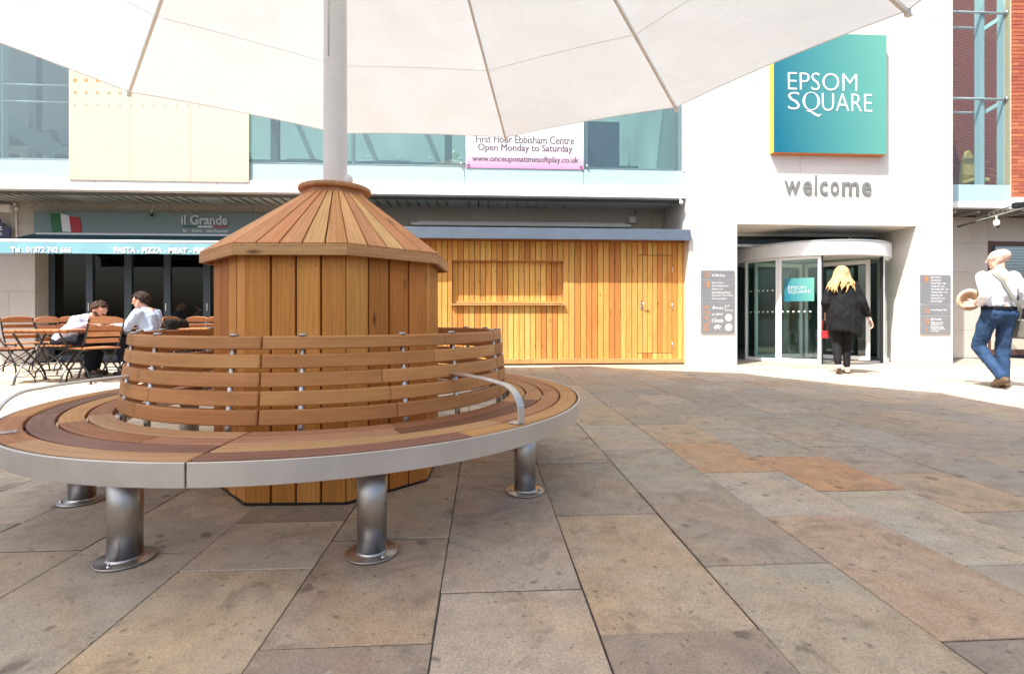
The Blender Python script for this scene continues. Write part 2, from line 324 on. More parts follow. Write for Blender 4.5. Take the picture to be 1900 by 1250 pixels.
SKIN = cloth('skin', (.56,.31,.22), .05, 20, .02); SKINP = cloth('fair_skin', (.66,.42,.32), .04, 20, .02)
SHIRTB = cloth('light_blue_shirt', (.44,.53,.70), .05); SHIRTL = cloth('lilac_striped_shirt', (.56,.56,.72), .05); SHIRTW = cloth('pale_shirt', (.72,.74,.80), .04); DENIM = cloth('blue_denim', (.026,.058,.125), .35, 120)
BLACKC = cloth('black_cloth', (.010,.010,.011), .3); NAVYC = cloth('dark_navy_cloth', (.012,.014,.022), .3); BLUESH = cloth('blue_shirt', (.10,.19,.38), .1); GREYC = cloth('grey_canvas', (.22,.22,.19), .15)
def hairmat(name, c0, c1):
    m, nt, b = newmat(name, .75, spec=.2); tc = nd(nt, 'TexCoord'); mp = nd(nt, 'Mapping'); mp.inputs['Scale'].default_value = (90,90,6); nt.links.new(tc.outputs['Object'], mp.inputs[0])
    n = noi(nt, mp.outputs[0], 1.0, 4, .6); nt.links.new(ramp(nt, n, .3, .7, c0, c1), b.inputs['Base Color']); bump(nt, b, n, .7, .01); return m
BLOND = hairmat('blond_hair', (.36,.20,.075), (.80,.58,.28)); DKHAIR = hairmat('dark_hair', (.010,.006,.004), (.05,.03,.02)); BRHAIR = hairmat('brown_hair', (.02,.011,.006), (.07,.04,.022))
LEATH = plain('brown_leather', (.10,.06,.035), .6, .2); SHOE = plain('black_shoe', (.012,.012,.014), .45, .2); STRAW = plain('straw_hat', (.62,.47,.33), .8, .08, scale=40); RED = plain('red_leather', (.45,.02,.03), .45, .1)

# ------------------------------------------------------------------ lettering
def text_mesh(body, extrude=.002, offset=0.0, shear=0.0, space=1.0, line=1.0, align='LEFT'):
    cu = bpy.data.curves.new('t', 'FONT'); cu.body = body; cu.size = 1; cu.extrude = extrude; cu.offset = offset; cu.shear = shear; cu.resolution_u = 3
    cu.space_character = space; cu.space_line = line; cu.align_x = align
    o = bpy.data.objects.new('t', cu); COL.objects.link(o); dg = bpy.context.evaluated_depsgraph_get()
    me = bpy.data.meshes.new_from_object(o.evaluated_get(dg)); bpy.data.objects.remove(o); bpy.data.curves.remove(cu)
    return me
def lettering(name, body, x0, x1, z0, z1, Y, mat, parent=None, depth=.004, offset=0.0, vert=False, align='LEFT', line=1.0, space=1.0, flip=False):
    """text fitted to the box x0..x1, z0..z1 on the plane y=Y, read from the -y side; depth = how far it stands out"""
    me = text_mesh(body, .5, offset, 0, space, line, align)
    vs = [v.co.copy() for v in me.vertices]
    if vert: vs2 = [Vector((-v.y, v.x, v.z)) for v in vs]
    else: vs2 = vs
    ax, bx_ = min(v.x for v in vs2), max(v.x for v in vs2); ay, by = min(v.y for v in vs2), max(v.y for v in vs2); az, bz = min(v.z for v in vs2), max(v.z for v in vs2)
    for v, q in zip(me.vertices, vs2):
        v.co = (x0+(q.x-ax)/(bx_-ax)*(x1-x0), Y-depth*(q.z-az)/max(1e-6, bz-az), z0+(q.y-ay)/(by-ay)*(z1-z0))
    me.materials.clear(); me.materials.append(mat)
    o = bpy.data.objects.new(name, me); return reg(o, None, parent)
# ------------------------------------------------------------------ key planes (metres from the camera along the square)
C = CAM(-1.025, 2.914)                    # centre of bench, kiosk and parasol
CX, CY = C.x, C.y
YB = 8.95        # stone entrance front
YG = 9.10        # glazed first floor
YS = 9.15        # shed front
YW = 10.20       # recessed ground floor wall
ZF = 3.07        # underside of the first floor
# ------------------------------------------------------------------ paving
ground = MB().add([(-150,-150,-.0045),(150,-150,-.0045),(150,150,-.0045),(-150,150,-.0045)], [(0,1,2,3)]).obj('paving', JOINT); tag(ground, kind='structure')
X00, CW = 0.323, 0.459
cuts = {0: [(1260,1172),(1124,953),(1065,859)], 1: [(1420,1047),(1230,912),(1174,834),(1130,788)], 2: [(1820,1187),(1500,956),(1368,875),(1287,821)],
        3: [(1845,1047),(1580,909),(1440,847)], 4: [(1840,948),(1666,878)], -1: [(945,1095),(850,902)], -2: [(636,1198),(690,1000)], -3: [(450,1057),(350,972)]}
tints = {(0,953,1172): (0.541,0.438,0.321), (2,821,875): (0.574,0.399,0.259), (3,847,909): (0.591,0.379,0.234), (2,956,1187): (0.537,0.421,0.319), (-2,1000,1198): (0.490,0.393,0.294)}
rs = random.Random(11); slabs = []
for k in range(-26, 24):
    xa, xb = X00+k*CW, X00+(k+1)*CW
    ys = sorted(PZ(*p).y for p in cuts.get(k, []))
    lo = ys[0] if ys else rs.uniform(1.2, 2.0); y = lo
    while y > -.2: y -= rs.uniform(.55, .95); ys.insert(0, y)
    y = ys[-1]
    while y < 13: y += rs.choice((.45,.6,.6,.75,.9))*rs.uniform(.95,1.05); ys.append(y)
    for ya, yb in zip(ys, ys[1:]):
        mx, my = (xa+xb)/2, (ya+yb)/2; v = Vector((mx, my, 0)); xc, yc = v.dot(RT), v.dot(FW)
        if my > YW-.05 and not (4.5 < mx < 8.2): continue
        if yc < .35 or abs(xc) > yc*1.02+1.3: continue
        vis = yc > .75 and abs(xc) < yc*1.02+.5 and 820/yc+588 < 1290
        under = (Vector((mx, my)) - Vector((CX, CY))).length < .5
        col = jit(rs.choice([(0.485,0.431,0.351)]*5+[(0.519,0.467,0.387)]*3+[(0.530,0.443,0.332),(0.443,0.390,0.322),(0.491,0.420,0.350),(0.568,0.466,0.335)]), .09, .03)
        for (kk, p0, p1), tc_ in tints.items():
            yy = 820.2/yc+588
            if kk == k and p0 < yy < p1: col = tc_
        slabs.append((0 if (vis and not under) else 1, yc, xa, xb, ya, yb, col))
slabs.sort(key=lambda s: (s[0], s[1])); rest = MB()
for i, (fl, yc, xa, xb, ya, yb, col) in enumerate(slabs):
    g = .0022; dz = rs.uniform(-.0022, .0018)
    if i < 300 and fl == 0:
        hx, hy = (xb-xa)/2-g, (yb-ya)/2-g*1.9
        j = [rs.uniform(-.0018,.0018) for _ in range(8)]
        mb = MB(); z = dz
        vs = [(-hx+j[0],-hy+j[1],-.03),(hx+j[2],-hy+j[3],-.03),(hx+j[4],hy+j[5],-.03),(-hx+j[6],hy+j[7],-.03)]
        vs += [(a, b, z) for a, b, _ in vs]
        mb.add(vs, [(0,3,2,1),(4,5,6,7),(0,1,5,4),(1,2,6,5),(2,3,7,6),(3,0,4,7)])
        mb.obj('paving_slab', PAVE, ground, Matrix.Translation(((xa+xb)/2, (ya+yb)/2, 0)), .0025, col)
    else: rest.box((xa+g, ya+g*2, -.028), (xb-g, yb-g*2, dz))
ro = rest.obj('outer_paving_slabs', PAVE, ground, None, 0, (.38,.33,.28)); tag(ro, kind='stuff')

# ------------------------------------------------------------------ parasol
par = thing('parasol', 'giant white parasol on a tall round pole rising out of the wooden kiosk', 'parasol', (CX, CY, 0))
ZT, RTIP, ZA = 3.577, 4.80, 5.63
PH = R(15.5)
def prof(s): return RTIP*(1-s), ZT+(ZA-ZT)*s          # s = 0 at the tips, 1 at the apex
TC = Matrix.Translation((CX, CY, 0))
pole = MB().lathe([(.066,.02),(.066,1.9),(.062,3.4),(.060,5.75)], 28).obj('pole', CREAMW, par, TC)
MB().lathe([(.05,5.70),(.13,5.72),(.13,5.80),(.03,5.9)], 24).obj('crown_cap', WHITE, par, TC)
kb = MB().ball((.078,-.02,1.665), (.028,.028,.038)).obj('crank_knob', CREAMW, par, TC)
MB().tube([(-.02,-.0655,2.9),(-.02,-.0655,2.36)], .003, 6).obj('cord', WHITE, par, TC)
SEG, SUB = 8, 8
for k in range(12):
    a0, a1 = PH+R(30*k), PH+R(30*(k+1)); mb = MB(); vs = []
    for i in range(SEG+1):
        s = i/SEG*.985; r, z = prof(s)
        for j in range(SUB+1):
            u = j/SUB
            p = Vector((math.cos(a0)*r, math.sin(a0)*r, 0)).lerp(Vector((math.cos(a1)*r, math.sin(a1)*r, 0)), u)
            sag = 4*u*(1-u)
            inn = 1-.022*sag*(1-s)**3; p.x *= inn; p.y *= inn
            vs.append((p.x, p.y, z+.028+.03*sag*(1-s)*s - .012*sag*(1-s)))
    fs = [(i*(SUB+1)+j, i*(SUB+1)+j+1, (i+1)*(SUB+1)+j+1, (i+1)*(SUB+1)+j) for i in range(SEG) for j in range(SUB)]
    mb.add(vs, fs, None, True); g = mb.obj('canopy_gore', CANVAS, par, TC)
    hem = MB().tube([Vector(vs[j])+Vector((0,0,-.004)) for j in range(SUB+1)], 0, flat=(.008,.008)).obj('hem', RIBM, g, TC)
    for s in (.232, .5, .75):          # sewn seams run round the canopy
        i = s*SEG/.985; i0 = int(i); t = i-i0
        row = [Vector(vs[i0*(SUB+1)+j]).lerp(Vector(vs[(i0+1)*(SUB+1)+j]), t)+Vector((0,0,-.006)) for j in range(SUB+1)]
        MB().tube(row, 0, flat=(.008,.003)).obj('seam', RIBM, g, TC)
    r0, z0 = prof(0.0); r1, z1 = prof(.975); d = Vector((math.cos(a0), math.sin(a0), 0))
    rib = MB().tube([d*r0+Vector((0,0,z0)), d*r1+Vector((0,0,z1))], 0, flat=(.028,.040)).obj('rib', RIBM, par, TC)
    MB().box((-.022,-.03,-.026),(.022,.03,.03), Matrix.Translation(d*(r0+.005)+Vector((0,0,z0))) @ Matrix.Rotation(a0+R(90), 4, 'Z')).obj('rib_tip', RIBM, rib, TC)
    r2, z2 = prof(.56); MB().tube([d*.07+Vector((0,0,4.55)), d*r2+Vector((0,0,z2-.03))], .016, 8).obj('strut', GREYF, par, TC)
MB().lathe([(.062,4.48),(.10,4.48),(.10,4.62),(.062,4.62)], 24).obj('strut_collar', WHITE, par, TC)

# ------------------------------------------------------------------ wooden kiosk that hides the parasol's foot
kio = thing('wooden_kiosk', 'low eight-sided larch kiosk with a conical plank roof round the parasol pole', 'kiosk', (CX, CY, 0))
KP = R(-1.9); RW, RE, ZE0, ZE1 = .612, .678, 1.163, 1.214
larch_cols = [(0.699,0.294,0.061),(0.629,0.237,0.046),(0.734,0.323,0.073),(0.699,0.275,0.061),(0.582,0.208,0.041),(0.757,0.351,0.083)]
roof_cols = [(0.729,0.367,0.153),(0.803,0.432,0.185),(0.694,0.324,0.146),(0.764,0.367,0.169),(0.826,0.475,0.207)]
rk = random.Random(5)
bx8 = [Vector((CX+RW*.97*math.cos(KP+R(22.5+45*k)), CY+RW*.97*math.sin(KP+R(22.5+45*k)), 0)) for k in range(8)]
MB().add([(p.x*.985+CX*.015, p.y*.985+CY*.015, z) for z in (.004, ZE0+.03) for p in bx8], [tuple(range(8)), tuple(range(8,16))]+[(i,(i+1)%8,(i+1)%8+8,i+8) for i in range(8)]).obj('core', DARK, kio)
for k in range(8):
    a, b = KP+R(22.5+45*k), KP+R(67.5+45*k)
    pa = Vector((CX+RW*math.cos(a), CY+RW*math.sin(a), 0)); pb = Vector((CX+RW*math.cos(b), CY+RW*math.sin(b), 0)); n = Vector((math.cos((a+b)/2), math.sin((a+b)/2), 0))
    N = 4; wd = (pb-pa).length/N
    for i in range(N):
        c = pa.lerp(pb, (i+.5)/N) + n*rk.uniform(-.001,.0015)
        w = wd-.0105 if 0 < i < N-1 else wd-.008
        board('wall_plank', c+Vector((0,0,.012)), c+Vector((0,0,ZE0+.02)), w, .022, n, LARCH, kio, .002, jit(rk.choice(larch_cols), .08, .04))
    for i in range(N):                     # paired nails near the top
        pass
    # skirting strip
    MB().tube([pa*.985+Vector((CX,CY,0))*.015+Vector((0,0,.008)), pb*.985+Vector((CX,CY,0))*.015+Vector((0,0,.008))], 0, flat=(.02,.012)).obj('base_strip', BLACKM, kio)
    # fascia
    ea = Vector((CX+RE*math.cos(a), CY+RE*math.sin(a), 0)); eb = Vector((CX+RE*math.cos(b), CY+RE*math.sin(b), 0))
    fa, fb = ea.lerp(eb, .004), eb.lerp(ea, .004); zc = (ZE0+ZE1)/2
    fo = board('fascia_board', fa+Vector((0,0,zc)), fb+Vector((0,0,zc)), ZE1-ZE0, .02, n, LARCH, kio, .0015, jit(rk.choice([(.62,.35,.16),(.60,.32,.14),(.64,.38,.17)]), .05))
    sb = MB()
    for i in range(7):
        p = ea.lerp(eb, (i+.5)/7); sb.lathe([(.0022,0),(.0022,.0008)], 6, (0,0), Matrix.Translation((p.x, p.y, ZE1-.009))@n.to_track_quat('Z','Y').to_matrix().to_4x4()@Matrix.Translation((0,0,.0002)))
    sb.obj('screw_row', BLACKM, fo); 
    # soffit lining under the eaves
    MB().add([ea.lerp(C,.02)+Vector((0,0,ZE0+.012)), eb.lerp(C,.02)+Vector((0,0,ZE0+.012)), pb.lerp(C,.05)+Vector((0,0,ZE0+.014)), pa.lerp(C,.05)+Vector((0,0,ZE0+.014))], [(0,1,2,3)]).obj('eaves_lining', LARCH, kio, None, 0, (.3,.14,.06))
    # roof planks
    RC, ZC = .165, 1.585; ca = Vector((CX+RC*math.cos(a), CY+RC*math.sin(a), ZC)); cb = Vector((CX+RC*math.cos(b), CY+RC*math.sin(b), ZC))
    ea2, eb2 = ea+Vector((0,0,ZE1+.006)), eb+Vector((0,0,ZE1+.006)); rn = (eb2-ea2).cross(ca-ea2).normalized()
    if rn.z < 0: rn = -rn
    NR = 5
    for i in range(NR):
        q0 = ea2.lerp(eb2, (i+.5)/NR); q1 = ca.lerp(cb, (i+.5)/NR)
        w0 = (eb2-ea2).length/NR-.0045; w1 = (cb-ca).length/NR-.003
        # mitred quad plank
        e = .5
        vs = [ea2.lerp(eb2,(i)/NR), ea2.lerp(eb2,(i+1)/NR), ca.lerp(cb,(i+1)/NR), ca.lerp(cb,i/NR)]
        mid = (vs[0]+vs[1])/2; gap = .0042; xd = (eb2-ea2).normalized()
        vs[0] += xd*gap; vs[1] -= xd*gap; vs[2] -= xd*gap*.7; vs[3] += xd*gap*.7
        up = (q1-q0).normalized(); side = rn.cross(up)
        M = Matrix(((side.x, rn.x, up.x, q0.x),(side.y, rn.y, up.y, q0.y),(side.z, rn.z, up.z, q0.z),(0,0,0,1))); Mi = M.inverted()
        top = [Mi@v for v in vs]; bot = [t+Vector((0,-.018,0)) for t in top]; al = bot+top
        MB().add(al, [(0,3,2,1),(4,5,6,7),(0,1,5,4),(1,2,6,5),(2,3,7,6),(3,0,4,7)], [(v.z, v.x, v.y) for v in al]).obj('roof_plank', LARCH, kio, M, .0012, jit(rk.choice(roof_cols), .07, .05))
    inn = [v-rn*.02 for v in (ea2, eb2, cb, ca)]; MB().add(inn, [(0,1,2,3)]).obj('roof_lining', DARK, kio)
    ra, rb = (Vector((CX+.182*math.cos(t), CY+.182*math.sin(t), 1.578)) for t in (a, b))
    board('collar_trim', ra, rb, .034, .03, n, LARCH, kio, .001, (.56,.28,.14))
col_ = MB().lathe([(.075,1.596),(.196,1.596),(.200,1.600),(.200,1.618),(.196,1.622),(.075,1.622)], 56, (CX, CY), None, False).obj('round_collar', LARCH, kio, None, 0, (.56,.29,.14))
nl = MB()
for k in range(8):
    a, b = KP+R(22.5+45*k), KP+R(67.5+45*k); n = Vector((math.cos((a+b)/2), math.sin((a+b)/2), 0)); Q = n.to_track_quat('Z','Y').to_matrix().to_4x4()
    pa = Vector((CX+RW*math.cos(a), CY+RW*math.sin(a), 0)); pb = Vector((CX+RW*math.cos(b), CY+RW*math.sin(b), 0))
    for i in range(4):
        for u in (.2, .8):
            for z in (1.115, .62, .11):
                p = pa.lerp(pb, (i+u)/4)+n*.0012; nl.lathe([(.0024,0),(.0024,.001)], 6, (0,0), Matrix.Translation((p.x, p.y, z+rk.uniform(-.006,.006)))@Q)
tag(nl.obj('nail_heads', BLACKM, kio), kind='stuff')

# ------------------------------------------------------------------ circular bench
ben = thing('round_bench', 'circular hardwood slat bench with steel rim and curved backrest around the kiosk', 'bench', (CX, CY, 0))
rb_ = random.Random(21)
seat_cols = [(0.435,0.202,0.086),(0.517,0.267,0.106),(0.372,0.161,0.071),(0.207,0.092,0.052),(0.580,0.317,0.119),(0.476,0.216,0.096),(0.300,0.133,0.066)]
back_cols = [(0.518,0.235,0.078),(0.553,0.260,0.088),(0.484,0.216,0.073),(0.586,0.285,0.095)]
ZS = .445; RO, RI = 1.392, 1.005; wS = (RO-RI)/4; S0 = R(-91.5)
fixed = {(3,-1): (.27,.135,.095), (2,-1): (.55,.33,.165), (1,-1): (.47,.26,.15), (0,-1): (.43,.22,.13), (3,0): (.55,.32,.165), (2,0): (.26,.135,.10), (1,0): (.48,.24,.145), (0,0): (.53,.31,.165)}
for ring in range(4):
    ra, rbb = RI+ring*wS+.005, RI+(ring+1)*wS-.005
    for q in range(4):
        sa = S0+R(90*q); cutsA = [0]
        while cutsA[-1] < 90: cutsA.append(cutsA[-1]+rb_.uniform(26, 48))
        cutsA[-1] = 90
        if len(cutsA) > 2 and 90-cutsA[-2] < 14: cutsA.pop(-2)
        for i, (c0, c1) in enumerate(zip(cutsA, cutsA[1:])):
            col = jit(rb_.choice(seat_cols), .08, .03)
            if q == 0 and i == 0: col = fixed[(ring,-1)]
            if q == 3 and i == len(cutsA)-2: col = fixed[(ring,0)]
            e0 = .0045/ra if i == 0 else .0004; e1 = .0045/ra if i == len(cutsA)-2 else .0004
            MB().arc(ra, rbb, ZS-.030, ZS+rb_.uniform(-.0006,.0006), sa+R(c0)+e0, sa+R(c1)-e1, 14, (CX, CY)).obj('seat_slat', TEAK, ben, None, .003, col)
for q in range(4):
    sa = S0+R(90*q)
    MB().arc(1.396, 1.407, ZS-.079, ZS-.002, sa+.0022, sa+R(90)-.0022, 40, (CX, CY)).obj('rim_band', STEEL, ben, None, .0015)
    MB().arc(1.330, 1.396, ZS-.079, ZS-.073, sa+.0022, sa+R(90)-.0022, 40, (CX, CY)).obj('rim_flange', STEEL, ben)
    MB().arc(.985, .995, ZS-.085, ZS-.034, sa+.002, sa+R(90)-.002, 32, (CX, CY)).obj('inner_band', STEEL, ben)
for k in range(8):
    a = R(-22.5+45*k); d = Vector((math.cos(a), math.sin(a), 0)); p = Vector((CX, CY, 0))+d*1.154
    M = Matrix.Translation(p) @ Matrix.Rotation(a, 4, 'Z')
    lg = MB().lathe([(.0545,.006),(.0545,ZS-.076)], 32).obj('leg', STEELV, ben, M)
    MB().lathe([(.0545,.003),(.094,.003),(.096,.0045),(.096,.0075),(.094,.009),(.060,.009),(.056,.013),(.0545,.018)], 40, (0,0), None, False).obj('flange', STEELV, lg, M)
    for t in (0, 180):
        bo = MB().lathe([(.008,.009),(.008,.015),(.004,.015),(.004,.022)], 6, (.076*math.cos(R(t+20)), .076*math.sin(R(t+20)))).obj('bolt', CHROME, lg, M)
    for rr0, rr1 in ((.99, 1.397),):
        MB().box((rr0-1.154,-.03,ZS-.042),(rr1-1.154,.03,ZS-.031)).obj('support_arm', STEEL, ben, M)
tops = [.805-.0705*i for i in range(5)]; hts = [.052,.055,.0565,.0575,.060]
def rback(z): return .958+(.805-z)/(.805-.466)*.040
for i, (zt, h) in enumerate(zip(tops, hts)):
    ro_t, ro_b = rback(zt), rback(zt-h); seams = [S0+R(1.2)+R(72*q) for q in range(5)]
    for q in range(5):
        c0, c1 = seams[q], seams[q]+R(72); mid = c0+(c1-c0)*rb_.uniform(.35,.65); pieces = [(c0+.0028, mid), (mid, c1-.0028)]
        for j, (u0, u1) in enumerate(pieces):
            MB().arc(ro_t-.032, ro_t, zt-h, zt, u0+(.0003 if j else 0), u1-(0 if j else .0003), 16, (CX, CY), ro_b-.032, ro_b).obj('back_slat', TEAK, ben, None, .005, jit(rb_.choice(back_cols), .09, .03), )
for k in range(9):
    for dlt in (-8, 8):
        a = R(-86-3.3+40*k+dlt); d = Vector((math.cos(a), math.sin(a), 0))
        p1 = Vector((CX, CY, 0))+d*(rback(.46)-.016); p2 = Vector((CX, CY, 0))+d*(rback(.805)-.016)
        rod = MB().tube([p1+Vector((0,0,.375)), p1+Vector((0,0,.46)), p2+Vector((0,0,.808))], .0122, 12).obj('back_rod', STEELV, ben)
        MB().lathe([(.0165,.0),(.0165,.008),(.014,.010)], 16, (0,0), Matrix.Translation(p2+Vector((0,0,.805)))).obj('rod_cap', STEELV, rod)
for ac in (-39.6, -130.0):
    a = R(ac)-PSI; d = Vector((math.cos(a), math.sin(a), 0)); O = Vector((CX, CY, 0)); tn = Vector((-math.sin(a), math.cos(a), 0))
    path = [O+d*.95+Vector((0,0,.628)), O+d*1.08+Vector((0,0,.622)), O+d*1.20+Vector((0,0,.612))]
    for t in range(0, 91, 10): path.append(O+d*(1.262+.115*math.sin(R(t)))+Vector((0,0,.500+.103*math.cos(R(t)))))
    path.append(O+d*1.378+Vector((0,0,.452)))
    arm = MB(); vs = []
    for i, p in enumerate(path):
        t = (path[min(i+1,len(path)-1)]-path[max(i-1,0)]).normalized(); nn = tn.cross(t).normalized()
        vs += [p+tn*.019+nn*.004, p-tn*.019+nn*.004, p-tn*.019-nn*.004, p+tn*.019-nn*.004]
    m = len(path); fs = [(i*4+k, i*4+(k+1)%4, (i+1)*4+(k+1)%4, (i+1)*4+k) for i in range(m-1) for k in range(4)]+[(3,2,1,0), (4*m-4,4*m-3,4*m-2,4*m-1)]
    ao = arm.add(vs, fs).obj('armrest', STEEL, ben, None, .0015)
    Mf = Matrix.Translation(O+d*1.350+Vector((0,0,ZS))) @ Matrix.Rotation(a, 4, 'Z')
    MB().box((-.028,-.019,.001),(.028,.019,.006)).obj('foot_plate', STEEL, ao, Mf, .001)
    MB().lathe([(.005,.006),(.005,.010),(.003,.011)], 8, (-.012, 0)).obj('screw', CHROME, ao, Mf)
# ------------------------------------------------------------------ stone entrance building
ent = thing('entrance_building', 'tall pale stone entrance block with a recessed revolving door', 'building', (XY_(1520, YB), YB, 0))
EX0, EX1 = XY_(1278, YB), XY_(1768, YB); OX0, OX1 = XY_(1368, YB), XY_(1700, YB)
ZL = ZY(1368, 416, YB); YR = 9.85; EZ = 9.2
re_ = random.Random(3)
def panels(parent, x0, x1, z0, z1, Y, rows, wid, mat, thick=.04, gap=.004, off=0.0, name='stone_panel'):
    z = z0; r = 0
    while z < z1-.02:
        h = min(rows[r % len(rows)], z1-z); x = x0-(wid*.5 if r % 2 else 0)-off
        while x < x1-.01:
            a, b = max(x, x0), min(x+wid, x1)
            if b-a > .03: bx(name, (a+gap/2, Y, z+gap/2), (b-gap/2, Y+thick, z+h-gap/2), mat, parent, .0015)
            x += wid
        z += h; r += 1
panels(ent, EX0, OX0, 0.0, ZL, YB, [ZL/2], 1.3, WSTONE)
panels(ent, OX1, EX1, 0.0, ZL, YB, [ZL/2], 1.3, WSTONE)
panels(ent, EX0, EX1, ZL, 6.9, YB, [1.28, 1.30, .62, .62], 2.7, WSTONE, off=.6)
bx('upper_wall', (EX0, YB+.002, 6.9), (EX1, YB+.3, EZ), WSTONE, ent)
bx('wall_core', (EX0+.003, YB+.04, 0), (OX0-.003, YR+.25, ZL), WSTONE, ent); bx('wall_core', (OX1+.04, YB+.04, 0), (EX1-.003, YR+.02, ZL), WSTONE, ent)
bx('wall_core', (EX0+.003, YB+.04, ZL+.003), (EX1-.003, YB+.42, 6.9), WSTONE, ent)
bx('lintel_soffit', (OX0-.1, YB+.04, ZL-.0), (OX1+.1, 11.6, ZL+.06), WSTONE, ent)
for (a, b) in ((0, ZL/2), (ZL/2, ZL)):
    bx('reveal_panel', (OX1, YB+.043, a+.002), (OX1+.038, YR-.04, b-.002), WSTONE, ent, .001)
    bx('reveal_panel', (OX0-.038, YB+.043, a+.002), (OX0-.002, YR, b-.002), WSTONE, ent, .001)
bx('side_wall', (EX1-.30, YB+.045, 0), (EX1-.004, YW+.2, EZ), WSTONE, ent); bx('side_wall', (EX0+.004, YB+.045, ZL), (EX0+.3, YW+.3, EZ), WSTONE, ent)
bx('roof_slab', (EX0, YB, EZ), (EX1, YW+3, EZ+.2), WSTONE, ent)
# lobby behind the doors
bx('lobby_wall', (4.0, 15.0, 0), (9.2, 15.1, ZL+.3), LOBBY, ent); bx('lobby_wall', (3.9, YR+.3, 0), (4.0, 15.0, ZL+.3), LOBBY, ent); bx('lobby_wall', (9.2, YR+.9, 0), (9.3, 15.0, ZL+.3), LOBBY, ent)
bx('lobby_ceiling', (3.9, 11.6, ZL+.05), (9.3, 15.1, ZL+.12), LOBBY, ent); bx('lobby_floor', (3.9, YB+.9, -.004), (9.3, 15.1, .004), plain('lobby_tile', (.34,.32,.29), .35, .1), ent)
for px_ in (4.9, 8.6): bx('lobby_column', (px_, 12.4, 0), (px_+.3, 12.7, ZL), LOBBY, ent)
# glazed screen beside and over the revolving door
DX, DY, DR = 6.85, 10.40, 1.48
ZR0, ZR1 = 2.03, 2.29
scr = thing('glazed_screen', 'grey framed fixed glazing around and above the revolving door', 'glazing', (DX, YR, 0))
for x0, x1, z0, z1 in ((OX0, OX0+.05, 0, ZL), (OX0+.2, OX0+.26, 0, ZL), (OX1-.05, OX1-.001, ZR1, ZL), (7.45, 7.5, ZR1+.1, ZL)):
    bx('mullion', (x0, YR-.03, z0), (x1, YR+.04, z1-.001), GREYF, scr, .003)
bx('transom', (OX0+.26, YR-.028, ZL-.07), (OX1-.05, YR+.038, ZL-.003), GREYF, scr, .003)
bx('transom', (OX0+.26, YR-.026, ZR1+.005), (OX1-.05, YR+.036, ZR1+.055), GREYF, scr, .003); bx('transom', (OX0+.05, YR-.026, 1.98), (OX0+.2, YR+.036, 2.06), GREYF, scr, .003)
bx('pane', (OX0+.05, YR, .01), (OX0+.2, YR+.008, ZL-.05), GLASSD, scr); bx('pane', (OX0+.26, YR, ZR1+.05), (7.45, YR+.008, ZL-.06), GLASSD, scr); bx('pane', (7.5, YR, ZR1+.05), (OX1-.05, YR+.008, ZL-.06), GLASSD, scr)
# revolving door
rev = thing('revolving_door', 'white framed curved glass revolving door under a round white canopy', 'door', (DX, DY, 0))
def ang(px):            # where the line of sight at a pixel column meets the front of the drum
    d = ray(px, Y0); o = Vector((-DX, -DY)); dd = Vector((d.x, d.y)); a = dd.dot(dd); b = 2*o.dot(dd); c = o.dot(o)-DR*DR
    D = b*b-4*a*c; t = (-b-math.sqrt(max(D, 0)))/(2*a); p = o+dd*t; return math.atan2(p.y, p.x)
Cc = (DX, DY)
MB().arc(DR-.10, DR+.045, ZR0, ZR1, R(150), R(390), 48, Cc).obj('canopy_ring', WHITE, rev, None, .006)
MB().arc(0.02, DR+.055, ZR1+.002, ZR1+.022, R(150), R(390), 48, Cc).obj('canopy_top', GREYF, rev)
MB().arc(0.02, DR-.12, ZR0+.02, ZR0+.05, 0, R(359.9), 48, Cc).obj('drum_ceiling', plain('drum_ceiling_white', (.6,.6,.58), .6, .03), rev)
MB().arc(DR-.3, DR-.012, .004, .010, R(180), R(360), 40, Cc).obj('floor_ring', plain('door_mat_grey', (.10,.10,.10), .8, .1), rev)
aL, aM, aN, aO, aRr = ang(1386), ang(1444), ang(1524), ang(1529), ang(1640)
def cpane(a0, a1, z0, z1, frame=.045, nm='curved_pane'):
    g = MB().arc(DR-.03, DR-.022, z0+frame, z1, a0+frame/DR, a1-frame/DR, 16, Cc).obj(nm, GLASSC, rev)
    for nm2, u0, u1, v0, v1 in (('frame_stile', a0, a0+frame/DR, z0, z1), ('frame_stile', a1-frame/DR, a1, z0, z1), ('frame_rail', a0+frame/DR, a1-frame/DR, z0, z0+frame*1.5), ('frame_rail', a0+frame/DR, a1-frame/DR, z1-frame, z1)):
        MB().arc(DR-.055, DR-.002, v0, v1, u0, u1, 12, Cc).obj(nm2, WHITE, rev, None, .003)
    return g
a180 = R(-180)+R(12)
cpane(a180, aM-.004, .004, ZR0-.002); cpane(aM, aN, .004, ZR0-.002, .055)
cpane(aRr, R(-14), .004, ZR0-.002)
for t in (aN+.006, aRr-.016):
    MB().arc(DR-.06, DR-.004, .004, ZR0-.003, t-.0, t+.014, 2, Cc).obj('door_seal', BLACKM, rev)
for k, wing in enumerate((70, 190, 310)):
    a = R(wing); d = Vector((math.cos(a), math.sin(a), 0)); M = Matrix.Translation((DX, DY, 0)) @ Matrix.Rotation(a, 4, 'Z')
    MB().box((.10,-.004,.1),(1.13,.004,ZR0-.12)).obj('wing_pane', GLASSC, rev, M)
    for lo, hi in (((.04,-.02,.02),(.10,.02,ZR0-.02)), ((1.13,-.02,.02),(1.20,.02,ZR0-.02)), ((.10,-.019,.02),(1.13,.019,.10)), ((.10,-.019,ZR0-.10),(1.13,.019,ZR0-.02))):
        MB().box(lo, hi).obj('wing_frame', WHITE, rev, M, .003)
